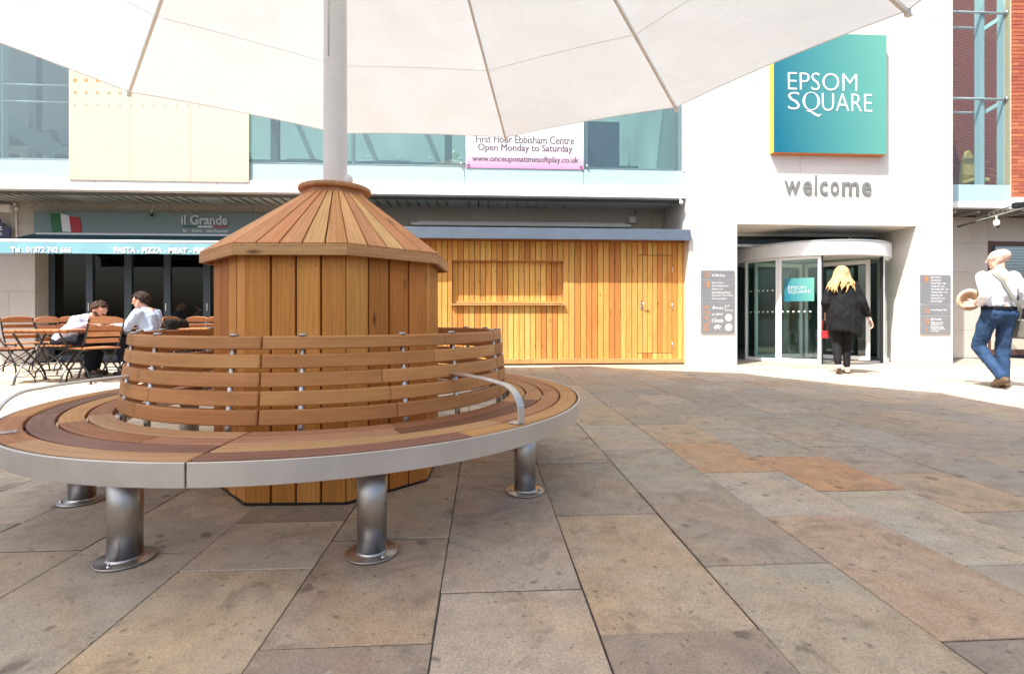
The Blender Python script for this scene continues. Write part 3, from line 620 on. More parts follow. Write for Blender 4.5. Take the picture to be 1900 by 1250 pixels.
lk = MB().box((1.10,-.03,1.0),(1.17,.03,1.09)).obj('brass_lock', plain('brass', (.55,.33,.07), .35, .1, 1.0), rev, Matrix.Translation((DX, DY, 0)) @ Matrix.Rotation(R(310), 4, 'Z'), .004)
md = MB()
for zz in (.98, 1.40):
    for i in range(13):
        a = a180+.1+(aN-.12-a180-.1)*i/12
        if zz > 1.2 and a > aM-.05: continue
        Q = Matrix.Translation((DX+(DR-.019)*math.cos(a), DY+(DR-.019)*math.sin(a), zz)) @ Vector((math.cos(a), math.sin(a), 0)).to_track_quat('Z','Y').to_matrix().to_4x4()
        md.lathe([(.020,0),(.020,.0008)], 10, (0,0), Q)
tag(md.obj('manifestation_dots', plain('frosted_dot', (.55,.60,.58), .6, .05), rev), kind='stuff')
# square teal sticker on the revolving door
ap = (aM+aN)/2; hw = .255/DR
st = MB(); st.arc(DR-.0195, DR-.0175, 1.18, 1.62, ang(1455), ang(1511), 10, Cc); so = st.obj('door_sticker', TEALG, None); tag(so, 'small teal square sticker with white lettering on the revolving door glass', 'sticker')
def wrap_text(name, body, a0, a1, z0, z1, rr, mat, parent, offset=-.012):
    me = text_mesh(body, .002, .0, line=.8); xs = [v.co.x for v in me.vertices]; ys = [v.co.y for v in me.vertices]
    ax, bx_, ay, by = min(xs), max(xs), min(ys), max(ys)
    for v in me.vertices:
        a = a0+(v.co.x-ax)/(bx_-ax)*(a1-a0); v.co = (DX+rr*math.cos(a), DY+rr*math.sin(a), z0+(v.co.y-ay)/(by-ay)*(z1-z0))
    me.materials.clear(); me.materials.append(mat); reg(bpy.data.objects.new(name, me), None, parent)
wrap_text('lettering', 'EPSOM\nSQUARE', ang(1462), ang(1504), 1.32, 1.47, DR-.0155, SWHT, so)

# big teal sign
YF = YB-.125
sg = thing('square_sign', 'large square teal sign with orange edges reading EPSOM SQUARE high on the stone wall', 'sign', (XY_(1540, YB), YB, 3.5))
SX0, SX1, SZ0, SZ1 = XY_(1436, YF), XY_(1645, YF), ZY(1540, 284.5, YF), ZY(1645, 66, YF)
bx('face', (SX0, YF, SZ0), (SX1, YF+.012, SZ1), TEALG, sg)
bx('left_edge', (SX0-.004, YF+.004, SZ0), (SX0, YB-.002, SZ1), YEL, sg); bx('right_edge', (SX1, YF+.004, SZ0), (SX1+.004, YB-.002, SZ1), YEL, sg)
bx('lower_edge', (SX0-.004, YF+.003, SZ0-.004), (SX1+.004, YB-.002, SZ0), ORED, sg); bx('upper_edge', (SX0-.004, YF+.003, SZ1), (SX1+.004, YB-.002, SZ1+.004), YEL, sg)
lettering('lettering', 'EPSOM', XY_(1462, YF), XY_(1590, YF), ZY(1530, 168.5, YF), ZY(1530, 136, YF), YF-.001, SWHT, sg, .004, -.013)
lettering('lettering', 'S', XY_(1462, YF), XY_(1484, YF), ZY(1530, 205, YF), ZY(1530, 172.5, YF), YF-.001, SWHT, sg, .004, -.013)
lettering('lettering', 'UARE', XY_(1525, YF), XY_(1618, YF), ZY(1570, 207, YF), ZY(1570, 174, YF), YF-.001, SWHT, sg, .004, -.013)
qc = PY(1505, 188, YF); q = MB(); pts = []       # the swash Q
for i in range(29):
    t = 2*math.pi*i/28
    for rr in (0, 1):
        w = (.040 if abs(math.cos(t)) < .5 else .044)
        a_, b_ = (.178, .178) if rr else (.178-(.016+.036*abs(math.cos(t))), .178-.013)
        pts.append((qc.x+a_*math.cos(t)*.93, YF-.005, qc.z+b_*math.sin(t)*.93))
q.add(pts, [(2*i, 2*i+1, 2*i+3, 2*i+2) for i in range(28)])
sw = [(-.10,-.175),(-.02,-.185),(.06,-.235),(.13,-.265),(.19,-.235)]; hw_ = [.004,.02,.026,.022,.004]; vv = []
for (x, z), h in zip(sw, hw_): vv += [(qc.x+x, YF-.005, qc.z+z+h), (qc.x+x+h*.3, YF-.005, qc.z+z-h)]
q.add(vv, [(2*i, 2*i+1, 2*i+3, 2*i+2) for i in range(4)]); q.obj('swash_letter', SWHT, sg)
# welcome letters, one mesh each
wl = thing('welcome_lettering', 'raised grey letters reading welcome on the stone wall below the teal sign', 'lettering', (XY_(1537, YB), YB, 2.9))
xs = [1453,1488,1510,1519,1539,1560,1597,1620]; gl = 'welcome'
WZ0 = ZY(1540, 362.5, YB); lo_h = ZY(1540, 337, YB)-WZ0; hi_h = ZY(1540, 326, YB)-WZ0
for i, ch in enumerate(gl):
    lettering('letter', ch, XY_(xs[i]+1.5, YB), XY_(xs[i+1]-4.0, YB), WZ0, WZ0+(hi_h if ch == 'l' else lo_h), YB-.002, LGREY, wl, .014, .014 if ch != 'l' else .006)
# directory boards
def directory(label, px0, px1, py0, py1, splits, rows):
    d = thing('directory_sign', label, 'sign', (XY_(px0, YB), YB, 1)); Y = YB-.02
    ys = [py0]+splits+[py1]
    for a, b in zip(ys, ys[1:]):
        z0, z1 = ZY(px0, b, Y)+.006, ZY(px0, a, Y)-.006
        bx('panel', (XY_(px0, Y), Y, z0), (XY_(px1, Y), YB-.001, z1), SGREY, d, .001)
    bx('backing', (XY_(px0, Y)+.004, Y+.006, ZY(px0, py1, Y)+.01), (XY_(px1, Y)-.004, YB-.0005, ZY(px0, py0, Y)-.01), SWHT, d)
    for body, a, b, c, e, m, vert in rows:
        lettering('lettering', body, XY_(a, Y), XY_(b, Y), ZY((a+b)/2, e, Y), ZY((a+b)/2, c, Y), Y-.0008, m, d, .001, -.012 if m is SORG else .0, vert)
    return d, Y
lines1 = ['Epsom Library','Derby Medical Centre','Playhouse Café','Evolve Pilates & Fitness','Once Upon a Time Soft Play','Surrey Law Centre']; wd1 = [21,31,20,34,39,27]
rows = [('2', 1310, 1317, 504, 515, SORG, False), ('LEVEL', 1305, 1308, 504, 515, SORG, True), ('No Public Access', 1321, 1345, 508, 513, SWHT, False), ('1', 1312, 1316, 522, 533, SORG, False), ('LEVEL', 1305, 1308, 522, 533, SORG, True)]
rows += [(t, 1321, 1321+w, 522.5+5.9*i, 527+5.9*i, SWHT, False) for i, (t, w) in enumerate(zip(lines1, wd1))]
rows += [(ch_l, 1305, 1316, 613-9.6*i_-8.4, 613-9.6*i_, SORG, True) for i_, ch_l in enumerate('PLAZA')]
rows += [('Wendish', 1327, 1342, 569, 573.5, SWHT, False), ('BLUE\n&\nLETTUCE', 1345, 1360, 566, 577, SWHT, False), ('the DEPOT', 1321, 1342, 581, 585, SWHT, False), ('il Grande', 1321, 1342, 590, 598, SWHT, False)]
d1, Yd = directory('grey three-panel directory board with PLAZA in orange on the left stone pier', 1301, 1363, 501, 618, [519, 560.5], rows)
def disc(px, py, r0, r1, parent):
    p = PY(px, py, Yd-.0012); MB().arc(r0, r1, 0, .0008, 0, R(359.9), 24).obj('round_emblem', SWHT, parent, Matrix.Translation(p)@Matrix.Rotation(R(90), 4, 'X'))
disc(1352, 589, .0, .066, d1); disc(1352, 607, .045, .066, d1); disc(1352, 607, .0, .030, d1)
pq = PY(1331, 607, Yd-.0012); MB().prism([(-.075,-.02),(-.03,.035),(.02,.045),(.08,.005),(.04,.0),(.05,-.035),(.0,-.012),(-.04,-.04),(-.03,-.005)], .0008, Matrix.Translation(pq)).obj('leaf_emblem', SWHT, d1)
MB().prism([(-.02,-.03),(0,.05),(.02,.0),(.045,-.005),(.0,-.012)], .0008, Matrix.Translation(PY(1324, 571, Yd-.0012))).obj('star_emblem', SWHT, d1)
lines2 = ['Epsom Library','Opening times','Monday 9.30am - 5pm','Tuesday 9.30 - 5pm','Wednesday 9.30am - 5pm','Thursday 9.30am - 7pm','Friday 9.30 - 5pm','Saturday 9.30 - 5pm','Sunday CLOSED']; wd2 = [19,19,28,25,33,31,22,26,21]
rows = [('1', 1718, 1722, 512.5, 522.5, SORG, False), ('LEVEL', 1713, 1715.5, 512.5, 522.5, SORG, True)]
rows += [(t, 1727, 1727+w, 512.6+5.55*i, 516.8+5.55*i, SWHT, False) for i, (t, w) in enumerate(zip(lines2, wd2))]
rows += [('G', 1716, 1724, 569.5, 580.5, SORG, False), ('Centre Manager Office', 1727, 1757, 573, 577.5, SWHT, False), ('B', 1716.5, 1723.5, 590, 601, SORG, False), ('NCP Car Park', 1727, 1747, 590, 594.5, SWHT, False)]
rows += [(t, 1727, 1727+w, 596.5+4*i, 600+4*i, SWHT, False) for i, (t, w) in enumerate(zip(['Wider access for','pushchairs and','wheelchair users','through swing door','to the right'], [23,21,24,27,15]))]
rows += [('+', 1755, 1759, 596, 600, SORG, False)]
d2, Yd = directory('grey directory board with orange B and G on the right stone pier', 1708, 1764, 509, 620, [564.5, 586], rows)
wp = PY(1719, 613, Yd-.001); wm = MB(); wm.arc(.016, .024, 0, .0008, R(150), R(380), 14, (0,0)); wm.box((-.006,.02,0),(.002,.05,.0008)); wm.box((-.006,.012,0),(.02,.02,.0008)); wm.box((.014,-.01,0),(.022,.014,.0008))
wm.obj('wheelchair_symbol', SORG, d2, Matrix.Translation(wp)@Matrix.Rotation(R(90), 4, 'X'))

# ------------------------------------------------------------------ glazed building left of the entrance
gb = thing('glazed_building', 'long building with teal glazed first floor over a recessed stone ground floor', 'building', (-3, YW, 0))
GX0, GX1 = -11.5, EX0-.003
zs0, zs1, zg1 = ZY(700, 339, YG), ZY(700, 308, YG), 7.6
zfas0 = ZF
joints = [XY_(px, YG) for px in (-260,-46,178,405,632,862,1083)]+[GX1]
for i, (a, b) in enumerate(zip(joints, joints[1:])):
    bx('spandrel_panel', (a+.004, YG, zs0+.004), (b-.004, YG+.03, zs1), SPAN, gb, .002)
    bx('floor_fascia', (a+.003, YG-.03, zfas0), (b-.003, YG+.12, zs0), WHITE, gb, .004)
    bx('glass_pane', (a+.006, YG+.004, zs1+.012), (b-.006, YG+.016, zg1), GLASS, gb)
    bx('glass_fin', (a-.006, YG+.03, zs1), (a+.006, YG+.28, zg1), GLASS, gb)
    bx('inner_mullion', (a+.10, YG+.34, zs1), (a+.15, YG+.44, zg1), GREYF, gb, .004)
    for dx in (-.06, .06):
        MB().lathe([(.022,0),(.022,.03),(.012,.04)], 14, (0,0), Matrix.Translation((a+dx, YG-.0, zs1+.06))@Matrix.Rotation(R(90),4,'X')).obj('pane_clamp', CHROME, gb)
        MB().lathe([(.006,0),(.006,.004)], 8, (0,0), Matrix.Translation((a+dx*.4, YG-.03, zfas0+.07))@Matrix.Rotation(R(90),4,'X')).obj('fascia_bolt', GREYF, gb)
MB().tube([(GX0, YG+.30, zs1+.10), (GX1, YG+.30, zs1+.10)], .022, 10).obj('inner_handrail', WHITE, gb)
for z in (4.72, 5.02): MB().tube([(GX0, YG+.36, z), (-6.3, YG+.36, z)], .02, 8).obj('steel_tie', GREYF, gb)
bx('end_mullion', (GX1-.06, YG-.01, zs1), (GX1-.002, YG+.2, zg1), WHITE, gb)
# first floor inside
bx('first_floor_slab', (GX0, YG+.125, ZF+.235), (GX1, 15, ZF+.30), ATR, gb); bx('interior_back_wall', (GX0, 14.8, ZF+.3), (GX1, 14.9, 7.7), ATR, gb); bx('interior_side_wall', (GX1-.1, YG+.25, ZF+.3), (GX1-.005, 14.8, 7.7), ATR, gb); bx('glass_roof', (GX0, YG-.2, 7.7), (GX1, 15, 7.72), GLASSC, gb); bx('end_wall', (GX0-.15, YG, 0), (GX0-.01, 15, 7.7), CSTONE, gb)
bx('interior_bulkhead', (-6.4, 11.6, 4.15), (GX1, 11.75, 4.42), BEAM, gb); bx('interior_partition', (-3.4, 11.7, ZF+.3), (-1.5, 11.8, 4.2), SPAN, gb); bx('interior_partition', (-.3, 12.2, ZF+.3), (.4, 12.3, 4.4), SPAN, gb); bx('interior_partition', (2.2, 12.0, ZF+.3), (3.3, 12.1, 5.6), FRAMEB, gb)
for x in (-3.3, -2.6, -1.9, -1.2, -.5, .2, .9, 1.6, 2.3):
    MB().lathe([(.045,0),(.045,.02)], 12, (x, 11.58), Matrix.Translation((0,0,4.5))).obj('ceiling_spot', WHITE, gb)
for x in (-9.6, -8.4, -7.6): bx('interior_seat_back', (x, 10.3, ZF+.3), (x+.55, 10.42, ZF+1.0), BLACKC, gb, .05)
MB().tube([(-11.4, 10.6, 5.9), (-7.6, 11.2, 3.5)], 0, flat=(.12,.34)).obj('interior_stair_stringer', BEAM, gb)
for x in (-10.2, -8.9, -4.9, -.9, 1.7): bx('interior_column', (x, 11.9, ZF+.3), (x+.16, 12.06, 7.6), BEAM, gb)
bx('interior_balustrade', (-6.2, 11.4, ZF+.3), (-3.5, 11.42, 4.05), GLASS, gb); bx('interior_bulkhead', (-11.4, 12.6, 5.0), (-6.6, 12.75, 5.35), BEAM, gb)
for x in (-5.6, -3.0, .9, 2.9): bx('interior_door', (x, 14.7, ZF+.3), (x+.9, 14.79, 5.4), BEAM, gb)
for k in range(8): bx('roof_glazing_bar', (GX0+.2+1.8*k, YG-.1, 7.6), (GX0+.32+1.8*k, 14.8, 7.69), BEAM, gb)
# cream film panel with orange squares
cp = thing('cream_panel', 'large cream panel with rows of small orange squares on the glazed first floor', 'panel', (XY_(290, YG), YG, 3.4))
Yc_ = YG-.045; cx0, cx1, cz0, cz1 = XY_(127.5, Yc_), XY_(462, Yc_), ZY(290, 336, Yc_), ZY(130, 60, Yc_)
npan = 3
for i in range(npan):
    a, b = cx0+(cx1-cx0)*[0,.335,.67,1][i], cx0+(cx1-cx0)*[0,.335,.67,1][i+1]; bx('film_sheet', (a+.0015, Yc_, cz0), (b-.0015, Yc_+.012, cz1), CREAM, cp, .001)
sq_rows = [(217.5, 1.2, 17), (195, 2.4, 13), (172, 4.4, 9), (149, 6.2, 7), (127, 7.5, 5), (105, 8.5, 5), (83, 9.2, 5)]
for yy, s, n in sq_rows:
    for i in range(n):
        p = PY(139+20.95*i, yy+.25*i, Yc_); h = s*.5*9.4/F
        bx('orange_square', (p.x-h, Yc_-.0015, p.z-h), (p.x+h, Yc_-.0002, p.z+h), ORNG, cp)
# soft-play poster
PGREY = plain('poster_grey_ink', (.09,.09,.10), .5, .03); po = thing('window_poster', 'pink and white soft play poster in the first floor window', 'poster', (XY_(973, YG), YG, 3.6)); Yp = YG-.012
bx('sheet', (XY_(864, Yp), Yp, ZY(973, 313, Yp)), (XY_(1083, Yp), Yp+.006, ZY(973, 180, Yp)), PINKG, po)
for t, a, b, c, e in (('First Floor Ebbisham Centre', 883, 1065, 252, 266.5), ('Open Monday to Saturday', 887, 1062, 268, 284.5), ('www.onceuponatimesoftplay.co.uk', 876, 1073, 290, 304)):
    [lettering('lettering', t, XY_(a, Yp)+dx_, XY_(b, Yp)+dx_, ZY(973, e, Yp), ZY(973, c, Yp), Yp-.001-dy_, PGREY, po, .001, .0) for dx_, dy_ in ((-.004, 0), (.0, .0003), (.004, .0006))]
# soffit
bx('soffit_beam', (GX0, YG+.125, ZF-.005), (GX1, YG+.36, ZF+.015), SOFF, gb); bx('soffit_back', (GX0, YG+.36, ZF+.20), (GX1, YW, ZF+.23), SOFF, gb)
x = GX0; i = 0
while x < GX1-.1:
    flat = i % 11 == 8; w = .42 if flat else .19
    M = Matrix.Translation((x+w/2, 0, ZF+.030)) @ Matrix.Rotation(0 if flat else R(6), 4, 'Y')
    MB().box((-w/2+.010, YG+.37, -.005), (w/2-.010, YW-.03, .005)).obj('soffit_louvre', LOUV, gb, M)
    x += w; i += 1
# ground-floor wall
WX = [XY_(px, YW) for px in (-120, 65)]; DOOR0, DOOR1 = XY_(65, YW), XY_(470, YW)
panels(gb, GX0, DOOR0, 0, 2.05, YW, [.68, .69, .68], 1.6, CSTONE); panels(gb, GX0, DOOR0, 2.05, ZF+.13, YW, [.62, .53], 1.6, CSTONE)
for z0, z1 in ((0,.68),(.68,1.37),(1.37,2.55)):
    bx('reveal_panel', (DOOR0-.05, YW+.041, z0+.002), (DOOR0-.001, YW+.36, z1-.002), CSTONE, gb, .001)
panels(gb, DOOR0, DOOR1, 2.55, ZF+.13, YW, [.68], 1.25, CSTONE); panels(gb, DOOR1, GX1-.003, 0, ZF+.13, YW, [1.2, 1.0, 1.0], 1.25, CSTONE, off=.72)
bx('wall_core', (GX0, YW+.045, 0), (DOOR0-.052, YW+.4, ZF+.13), CONC, gb); bx('wall_core', (DOOR1+.003, YW+.045, 0), (GX1, YW+.4, ZF+.13), CONC, gb); bx('wall_core', (DOOR0, YW+.045, 2.56), (DOOR1, YW+.4, ZF+.13), CONC, gb)
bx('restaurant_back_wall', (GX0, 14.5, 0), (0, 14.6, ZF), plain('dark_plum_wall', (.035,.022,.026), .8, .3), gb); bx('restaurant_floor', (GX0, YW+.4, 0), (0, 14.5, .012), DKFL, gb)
# folding doors
fd = thing('folding_doors', 'slate grey glazed folding doors of the restaurant behind the tables', 'door', ((DOOR0+DOOR1)/2, YW+.35, 0)); YD = YW+.33
cols = [90, 103, 121, 161, 174, 232, 246, 305, 318, 378, 392, 460]
bx('head_rail', (DOOR0, YD-.03, 2.45), (DOOR1, YD+.05, 2.56), FRAMEB, fd)
for a, b in ((66,90),(90,103),(161,174),(232,246),(305,318),(378,392)):
    bx('stile', (XY_(a, YD)+.002, YD-.03, .0), (XY_(b, YD)-.002, YD+.03, 2.45), FRAMEB, fd, .004)
for a, b in ((103,161),(174,232),(246,305),(318,378),(392,470)):
    bx('pane', (XY_(a, YD), YD, .12), (XY_(b, YD), YD+.01, 2.45), GLASSD, fd); bx('bottom_rail', (XY_(a, YD), YD-.028, .013), (XY_(b, YD), YD+.028, .12), FRAMEB, fd)
for px in (167, 310, 386): bx('handle', (XY_(px, YD)-.012, YD-.045, 1.0), (XY_(px, YD)+.012, YD-.03, 1.16), CHROME, fd, .003)
# restaurant signboard
rsn = thing('restaurant_signboard', 'teal grey fascia board with an Italian flag and il Grande lettering', 'sign', (XY_(240, YW), YW, 2.6)); Yr = YW-.12
bx('board', (XY_(62, Yr), Yr, ZY(240, 433.5, Yr)), (XY_(560, Yr), YW-.001, ZY(240, 393, Yr)), TEAL, rsn, .004)
fl = thing('flag_emblem', '', None) if False else None
def wavy(x0, x1, col, ph0, nm):
    mb = MB(); vs = []; n = 10
    for i in range(n+1):
        px = x0+(x1-x0)*i/n; u = (px-93)/58
        top = 395.5+(-1.5*math.sin(u*6.0)+ (u*6))+(.5 if u<.5 else 2.5*(u-.5)); bot = 432.5-1.8*math.sin(u*5.5)-u*3.5
        sh = 3.5
        vs += [PY(px, top, Yr-.012), PY(px+sh, bot, Yr-.012)]
    vs2 = [v+Vector((0,.008,0)) for v in vs]; m = len(vs)
    mb.add(vs+vs2, [(2*i,2*i+1,2*i+3,2*i+2) for i in range(n)]+[(m+2*i+2,m+2*i+3,m+2*i+1,m+2*i) for i in range(n)]+[(2*i+1,m+2*i+1,m+2*i+3,2*i+3) for i in range(n)]+[(2*i+2,m+2*i+2,m+2*i,2*i) for i in range(n)]); mb.obj(nm, col, rsn)
FG = plain('flag_green', (.012,.14,.045), .5, .05); FR = plain('flag_red', (.48,.02,.03), .5, .05)
wavy(93, 112, FG, 0, 'flag_band'); wavy(112.2, 128, SWHT, 0, 'flag_band'); wavy(128.2, 148, FR, 0, 'flag_band')
lettering('lettering', 'il Grande', XY_(338, Yr), XY_(424, Yr), ZY(380, 417.5, Yr), ZY(380, 399.5, Yr), Yr-.004, plain('letter_silver', (.62,.68,.68), .4, .05), rsn, .03, .018)
for a, b, m in ((339,366.5,FG),(367,394.5,SWHT),(395,423,FR)): bx('flag_stripe', (XY_(a, Yr), Yr-.010, ZY(380, 422, Yr)), (XY_(b, Yr), Yr-.0005, ZY(380, 419.5, Yr)), m, rsn)
lettering('lettering', 'Bar  -  Pizzeria  -  Italian Restaurant', XY_(340, Yr), XY_(424, Yr), ZY(380, 430.5, Yr), ZY(380, 425.5, Yr), Yr-.002, SWHT, rsn, .004, .01)
# awning
aw = thing('restaurant_awning', 'turquoise canvas awning with white phone number over the restaurant doors', 'awning', (XY_(200, YW), YW, 2.4)); YA = 9.36
AX0, AX1 = XY_(-3, YA), XY_(470, YA); za = ZY(100, 449, YA)
zc_ = ZY(100, 440, YW-.1)
MB().add([(AX0,YA,za),(AX1,YA,za),(AX1,YW-.16,zc_+.05),(AX0,YW-.16,zc_+.05),(AX0,YA,za-.006),(AX1,YA,za-.006),(AX1,YW-.16,zc_+.044),(AX0,YW-.16,zc_+.044)], [(0,1,2,3),(7,6,5,4),(0,4,5,1),(2,6,7,3),(1,5,6,2),(3,7,4,0)]).obj('canvas_top', AWND, aw)
bx('cassette', (XY_(66, YW-.2), YW-.21, zc_-.02), (AX1, YW-.001, zc_+.07), WHITE, aw, .01)
MB().tube([(AX0, YA, za+.012), (AX1, YA, za+.012)], .034, 14).obj('front_bar', WHITE, aw)
vb = MB(); n = 60; vs = []
for i in range(n+1):
    u = i/n; X = AX0+(AX1-AX0)*u; wv_ = .006*math.sin(u*37)+.004*math.sin(u*91+1)
    vs += [(X, YA-.03+wv_*.3, za-.01), (X, YA-.03+wv_, ZY(100, 470.5, YA)+.002*math.sin(u*23))]
vb.add(vs, [(2*i,2*i+1,2*i+3,2*i+2) for i in range(n)], None, True).obj('valance', AWN, aw)
lettering('lettering', 'Tel : 01372 742 666', XY_(19, YA-.04), XY_(132, YA-.04), ZY(80, 468.5, YA-.04), ZY(80, 458, YA-.04), YA-.039, SWHT, aw, .001, .028)
lettering('lettering', 'PASTA - PIZZA - MEAT - FISH', XY_(211, YA-.04), XY_(384, YA-.04), ZY(300, 470, YA-.04), ZY(300, 459, YA-.04), YA-.039, SWHT, aw, .001, .03)
for X in (AX0+.5, (AX0+AX1)/2, AX1-.4): MB().tube([(X, YA+.02, za-.01), (X+.25, (YA+YW)/2, za+.03), (X, YW-.1, za+.02)], .018, 8).obj('folding_arm', WHITE, aw)
# small fittings on the wall at the far left
bs = thing('blue_wall_sign', 'dark blue ornate wall sign cut by the left picture edge', 'sign', (XY_(0, YW), YW-.1, 2.3)); Ys_ = YW-.14
zb0, zb1 = ZY(5, 446, Ys_), ZY(5, 420, Ys_); xb0, xb1 = XY_(-60, Ys_), XY_(18, Ys_)
bx('plate', (xb0, Ys_, zb0), (xb1, Ys_+.03, zb1), NAVY, bs, .004)
MB().prism([(xb0, zb1+.001), (xb1-.09, zb1+.001), (xb1-.12, zb1+.06), (xb1-.2, zb1+.09), (xb0+.2, zb1+.09)], .028, Matrix.Translation((0, Ys_, 0))).obj('crest', NAVY, bs)
MB().tube([(xb1-.2, Ys_+.02, zb1+.09), (xb1-.17, Ys_+.02, zb1+.15)], [.02,.004], 8).obj('finial', NAVY, bs)
lettering('lettering', 'Post', XY_(-30, Ys_), XY_(5, Ys_), ZY(5, 427, Ys_), ZY(5, 417, Ys_), Ys_-.001, SWHT, bs, .002); lettering('lettering', 'Office', XY_(-40, Ys_), XY_(4, Ys_), ZY(5, 437, Ys_), ZY(5, 428, Ys_), Ys_-.001, SWHT, bs, .002)
MB().tube([(xb0+.3, Ys_+.03, zb0+.1), (xb0+.3, YW, zb0+.1)], .015, 8).obj('bracket', BLACKM, bs)
fx = thing('alarm_box', 'small pale box on the stone wall under the soffit at the far left', 'alarm', PY(13, 388, YW)); bx('case', (XY_(4, YW), YW-.10, ZY(13, 395, YW)), (XY_(26, YW), YW-.001, ZY(13, 381, YW)), CREAMW, fx, .01); bx('lid', (XY_(5, YW), YW-.108, ZY(13, 394, YW)), (XY_(25, YW), YW-.101, ZY(13, 382, YW)), CREAMW, fx, .003)
pi = thing('wall_conduit', 'vertical white conduit with a lamp head beside the restaurant sign', 'conduit', PY(33, 400, YW)); Xp = XY_(33, YW)
MB().tube([(Xp, YW-.03, ZY(33, 450, YW)), (Xp, YW-.03, ZY(33, 385, YW))], .014, 8).obj('pipe', CREAMW, pi); MB().ball((Xp, YW-.06, ZY(33, 380, YW)), .035).obj('lamp_head', GREYF, pi); MB().box((Xp-.03, YW-.05, ZY(33, 392, YW)), (Xp+.03, YW-.002, ZY(33, 386, YW))).obj('junction', CREAMW, pi, None, .005)
dc = thing('dome_camera', 'small round black camera hanging above the restaurant signboard', 'camera', PY(280, 398, Yr)); MB().ball(PY(280, 398.5, Yr-.05), .035).obj('lens_ball', BLACKM, dc); MB().ball(PY(280, 398.5, Yr-.05)+Vector((0,-.026,0)), .015).obj('lens', CHROME, dc); MB().tube([PY(280, 398.5, Yr-.05), PY(285, 380, Yr-.05)], .008, 6).obj('stalk', WHITE, dc)
fl2 = thing('wall_light', 'small white floodlight box with a dangling cable above the shed roof', 'light', PY(1172, 408, YW)); bx('case', (XY_(1166, YW), YW-.08, ZY(1172, 415, YW)), (XY_(1178, YW), YW-.001, ZY(1172, 402, YW)), CREAMW, fl2, .008); MB().tube([PY(1176, 402, YW-.02), PY(1181, 396, YW-.02), PY(1177, 390, YW-.02), PY(1178, 386, YW-.02)], .006, 6).obj('cable', BLACKM, fl2)
bx('diffuser', (XY_(1167, YW), YW-.086, ZY(1172, 414, YW)), (XY_(1177, YW), YW-.081, ZY(1172, 403, YW)), SWHT, fl2)
lt = thing('strip_light', 'long white strip light fixed to the wall behind the shed roof', 'light', (XY_(960, YW), YW-.2, 2.6)); Yl = YW-.25
bx('body', (XY_(762, Yl), Yl, ZY(960, 419.5, Yl)), (XY_(1172, Yl), Yl+.12, ZY(960, 414, Yl)), WHITE, lt, .01); bx('gear_tray', (XY_(775, Yl), Yl+.02, ZY(960, 413.5, Yl)), (XY_(1160, Yl), Yl+.10, ZY(960, 411.5, Yl)), WHITE, lt)
for px in (800, 960, 1130): bx('bracket', (XY_(px, YW)-.02, Yl+.12, ZY(960, 418, Yl)), (XY_(px, YW)+.02, YW-.001, ZY(960, 415, Yl)), GREYF, lt)
wc = thing('white_camera', 'small white security camera hung under the glazed floor beside the stone block', 'camera', PY(1264, 368, YG)); MB().tube([PY(1262, 366, YG-.02), PY(1262, 374, YG-.02)], .012, 8).obj('bracket', WHITE, wc); MB().ball(PY(1264, 376, YG-.04), (.035,.05,.04)).obj('body', WHITE, wc)

# ------------------------------------------------------------------ larch shed
sh = thing('larch_shed', 'long flat-roofed shed clad in vertical larch boards beside the entrance', 'shed', (XY_(1000, YS), YS, 0))
HX0, HX1 = XY_(560, YS), XY_(1277, YS)
zp0, zp1 = .10, ZY(1100, 448, YS); rr = random.Random(9)
lc = [(0.730,0.399,0.103),(0.702,0.361,0.091),(0.786,0.458,0.121),(0.646,0.280,0.067),(0.758,0.427,0.116),(0.814,0.501,0.145),(0.688,0.340,0.091),(0.590,0.236,0.061)]
hx0, hx1 = XY_(839, YS), XY_(1045, YS); hz0, hz1 = ZY(940, 563, YS), ZY(940, 485, YS)
dx0, dx1 = XY_(1183, YS), XY_(1247, YS); dz0, dz1 = ZY(1215, 655, YS), ZY(1215, 473.5, YS)
bx('core', (HX0, YS+.12, .02), (HX1, YW-.02, 2.44), DARK, sh)
bx('backing_wall', (HX0, YS+.024, .02), (hx0-.02, YS+.118, 2.44), DARK, sh); bx('backing_wall', (hx1+.02, YS+.024, .02), (HX1, YS+.118, 2.44), DARK, sh); bx('backing_wall', (hx0-.02, YS+.024, .02), (hx1+.02, YS+.118, hz0-.02), DARK, sh); bx('backing_wall', (hx0-.02, YS+.024, hz1+.02), (hx1+.02, YS+.118, 2.44), DARK, sh)
pw = XY_(1100, YS)-XY_(1089.7, YS)
def vplank(a, b, z0, z1, Y, nm='wall_plank', par_=None, gap=.010):
    board(nm, ((a+b)/2, Y+rr.uniform(-.0015,.0015), z0), ((a+b)/2, Y, z1), (b-a)-gap, .02, (0,-1,0), LARCH, par_ or sh, .0025, jit(rr.choice(lc), .08, .04))
x = HX0
door = thing_door = None
segs = []
while x < hx0-pw*1.5: vplank(x, x+pw, zp0, zp1, YS); x += pw
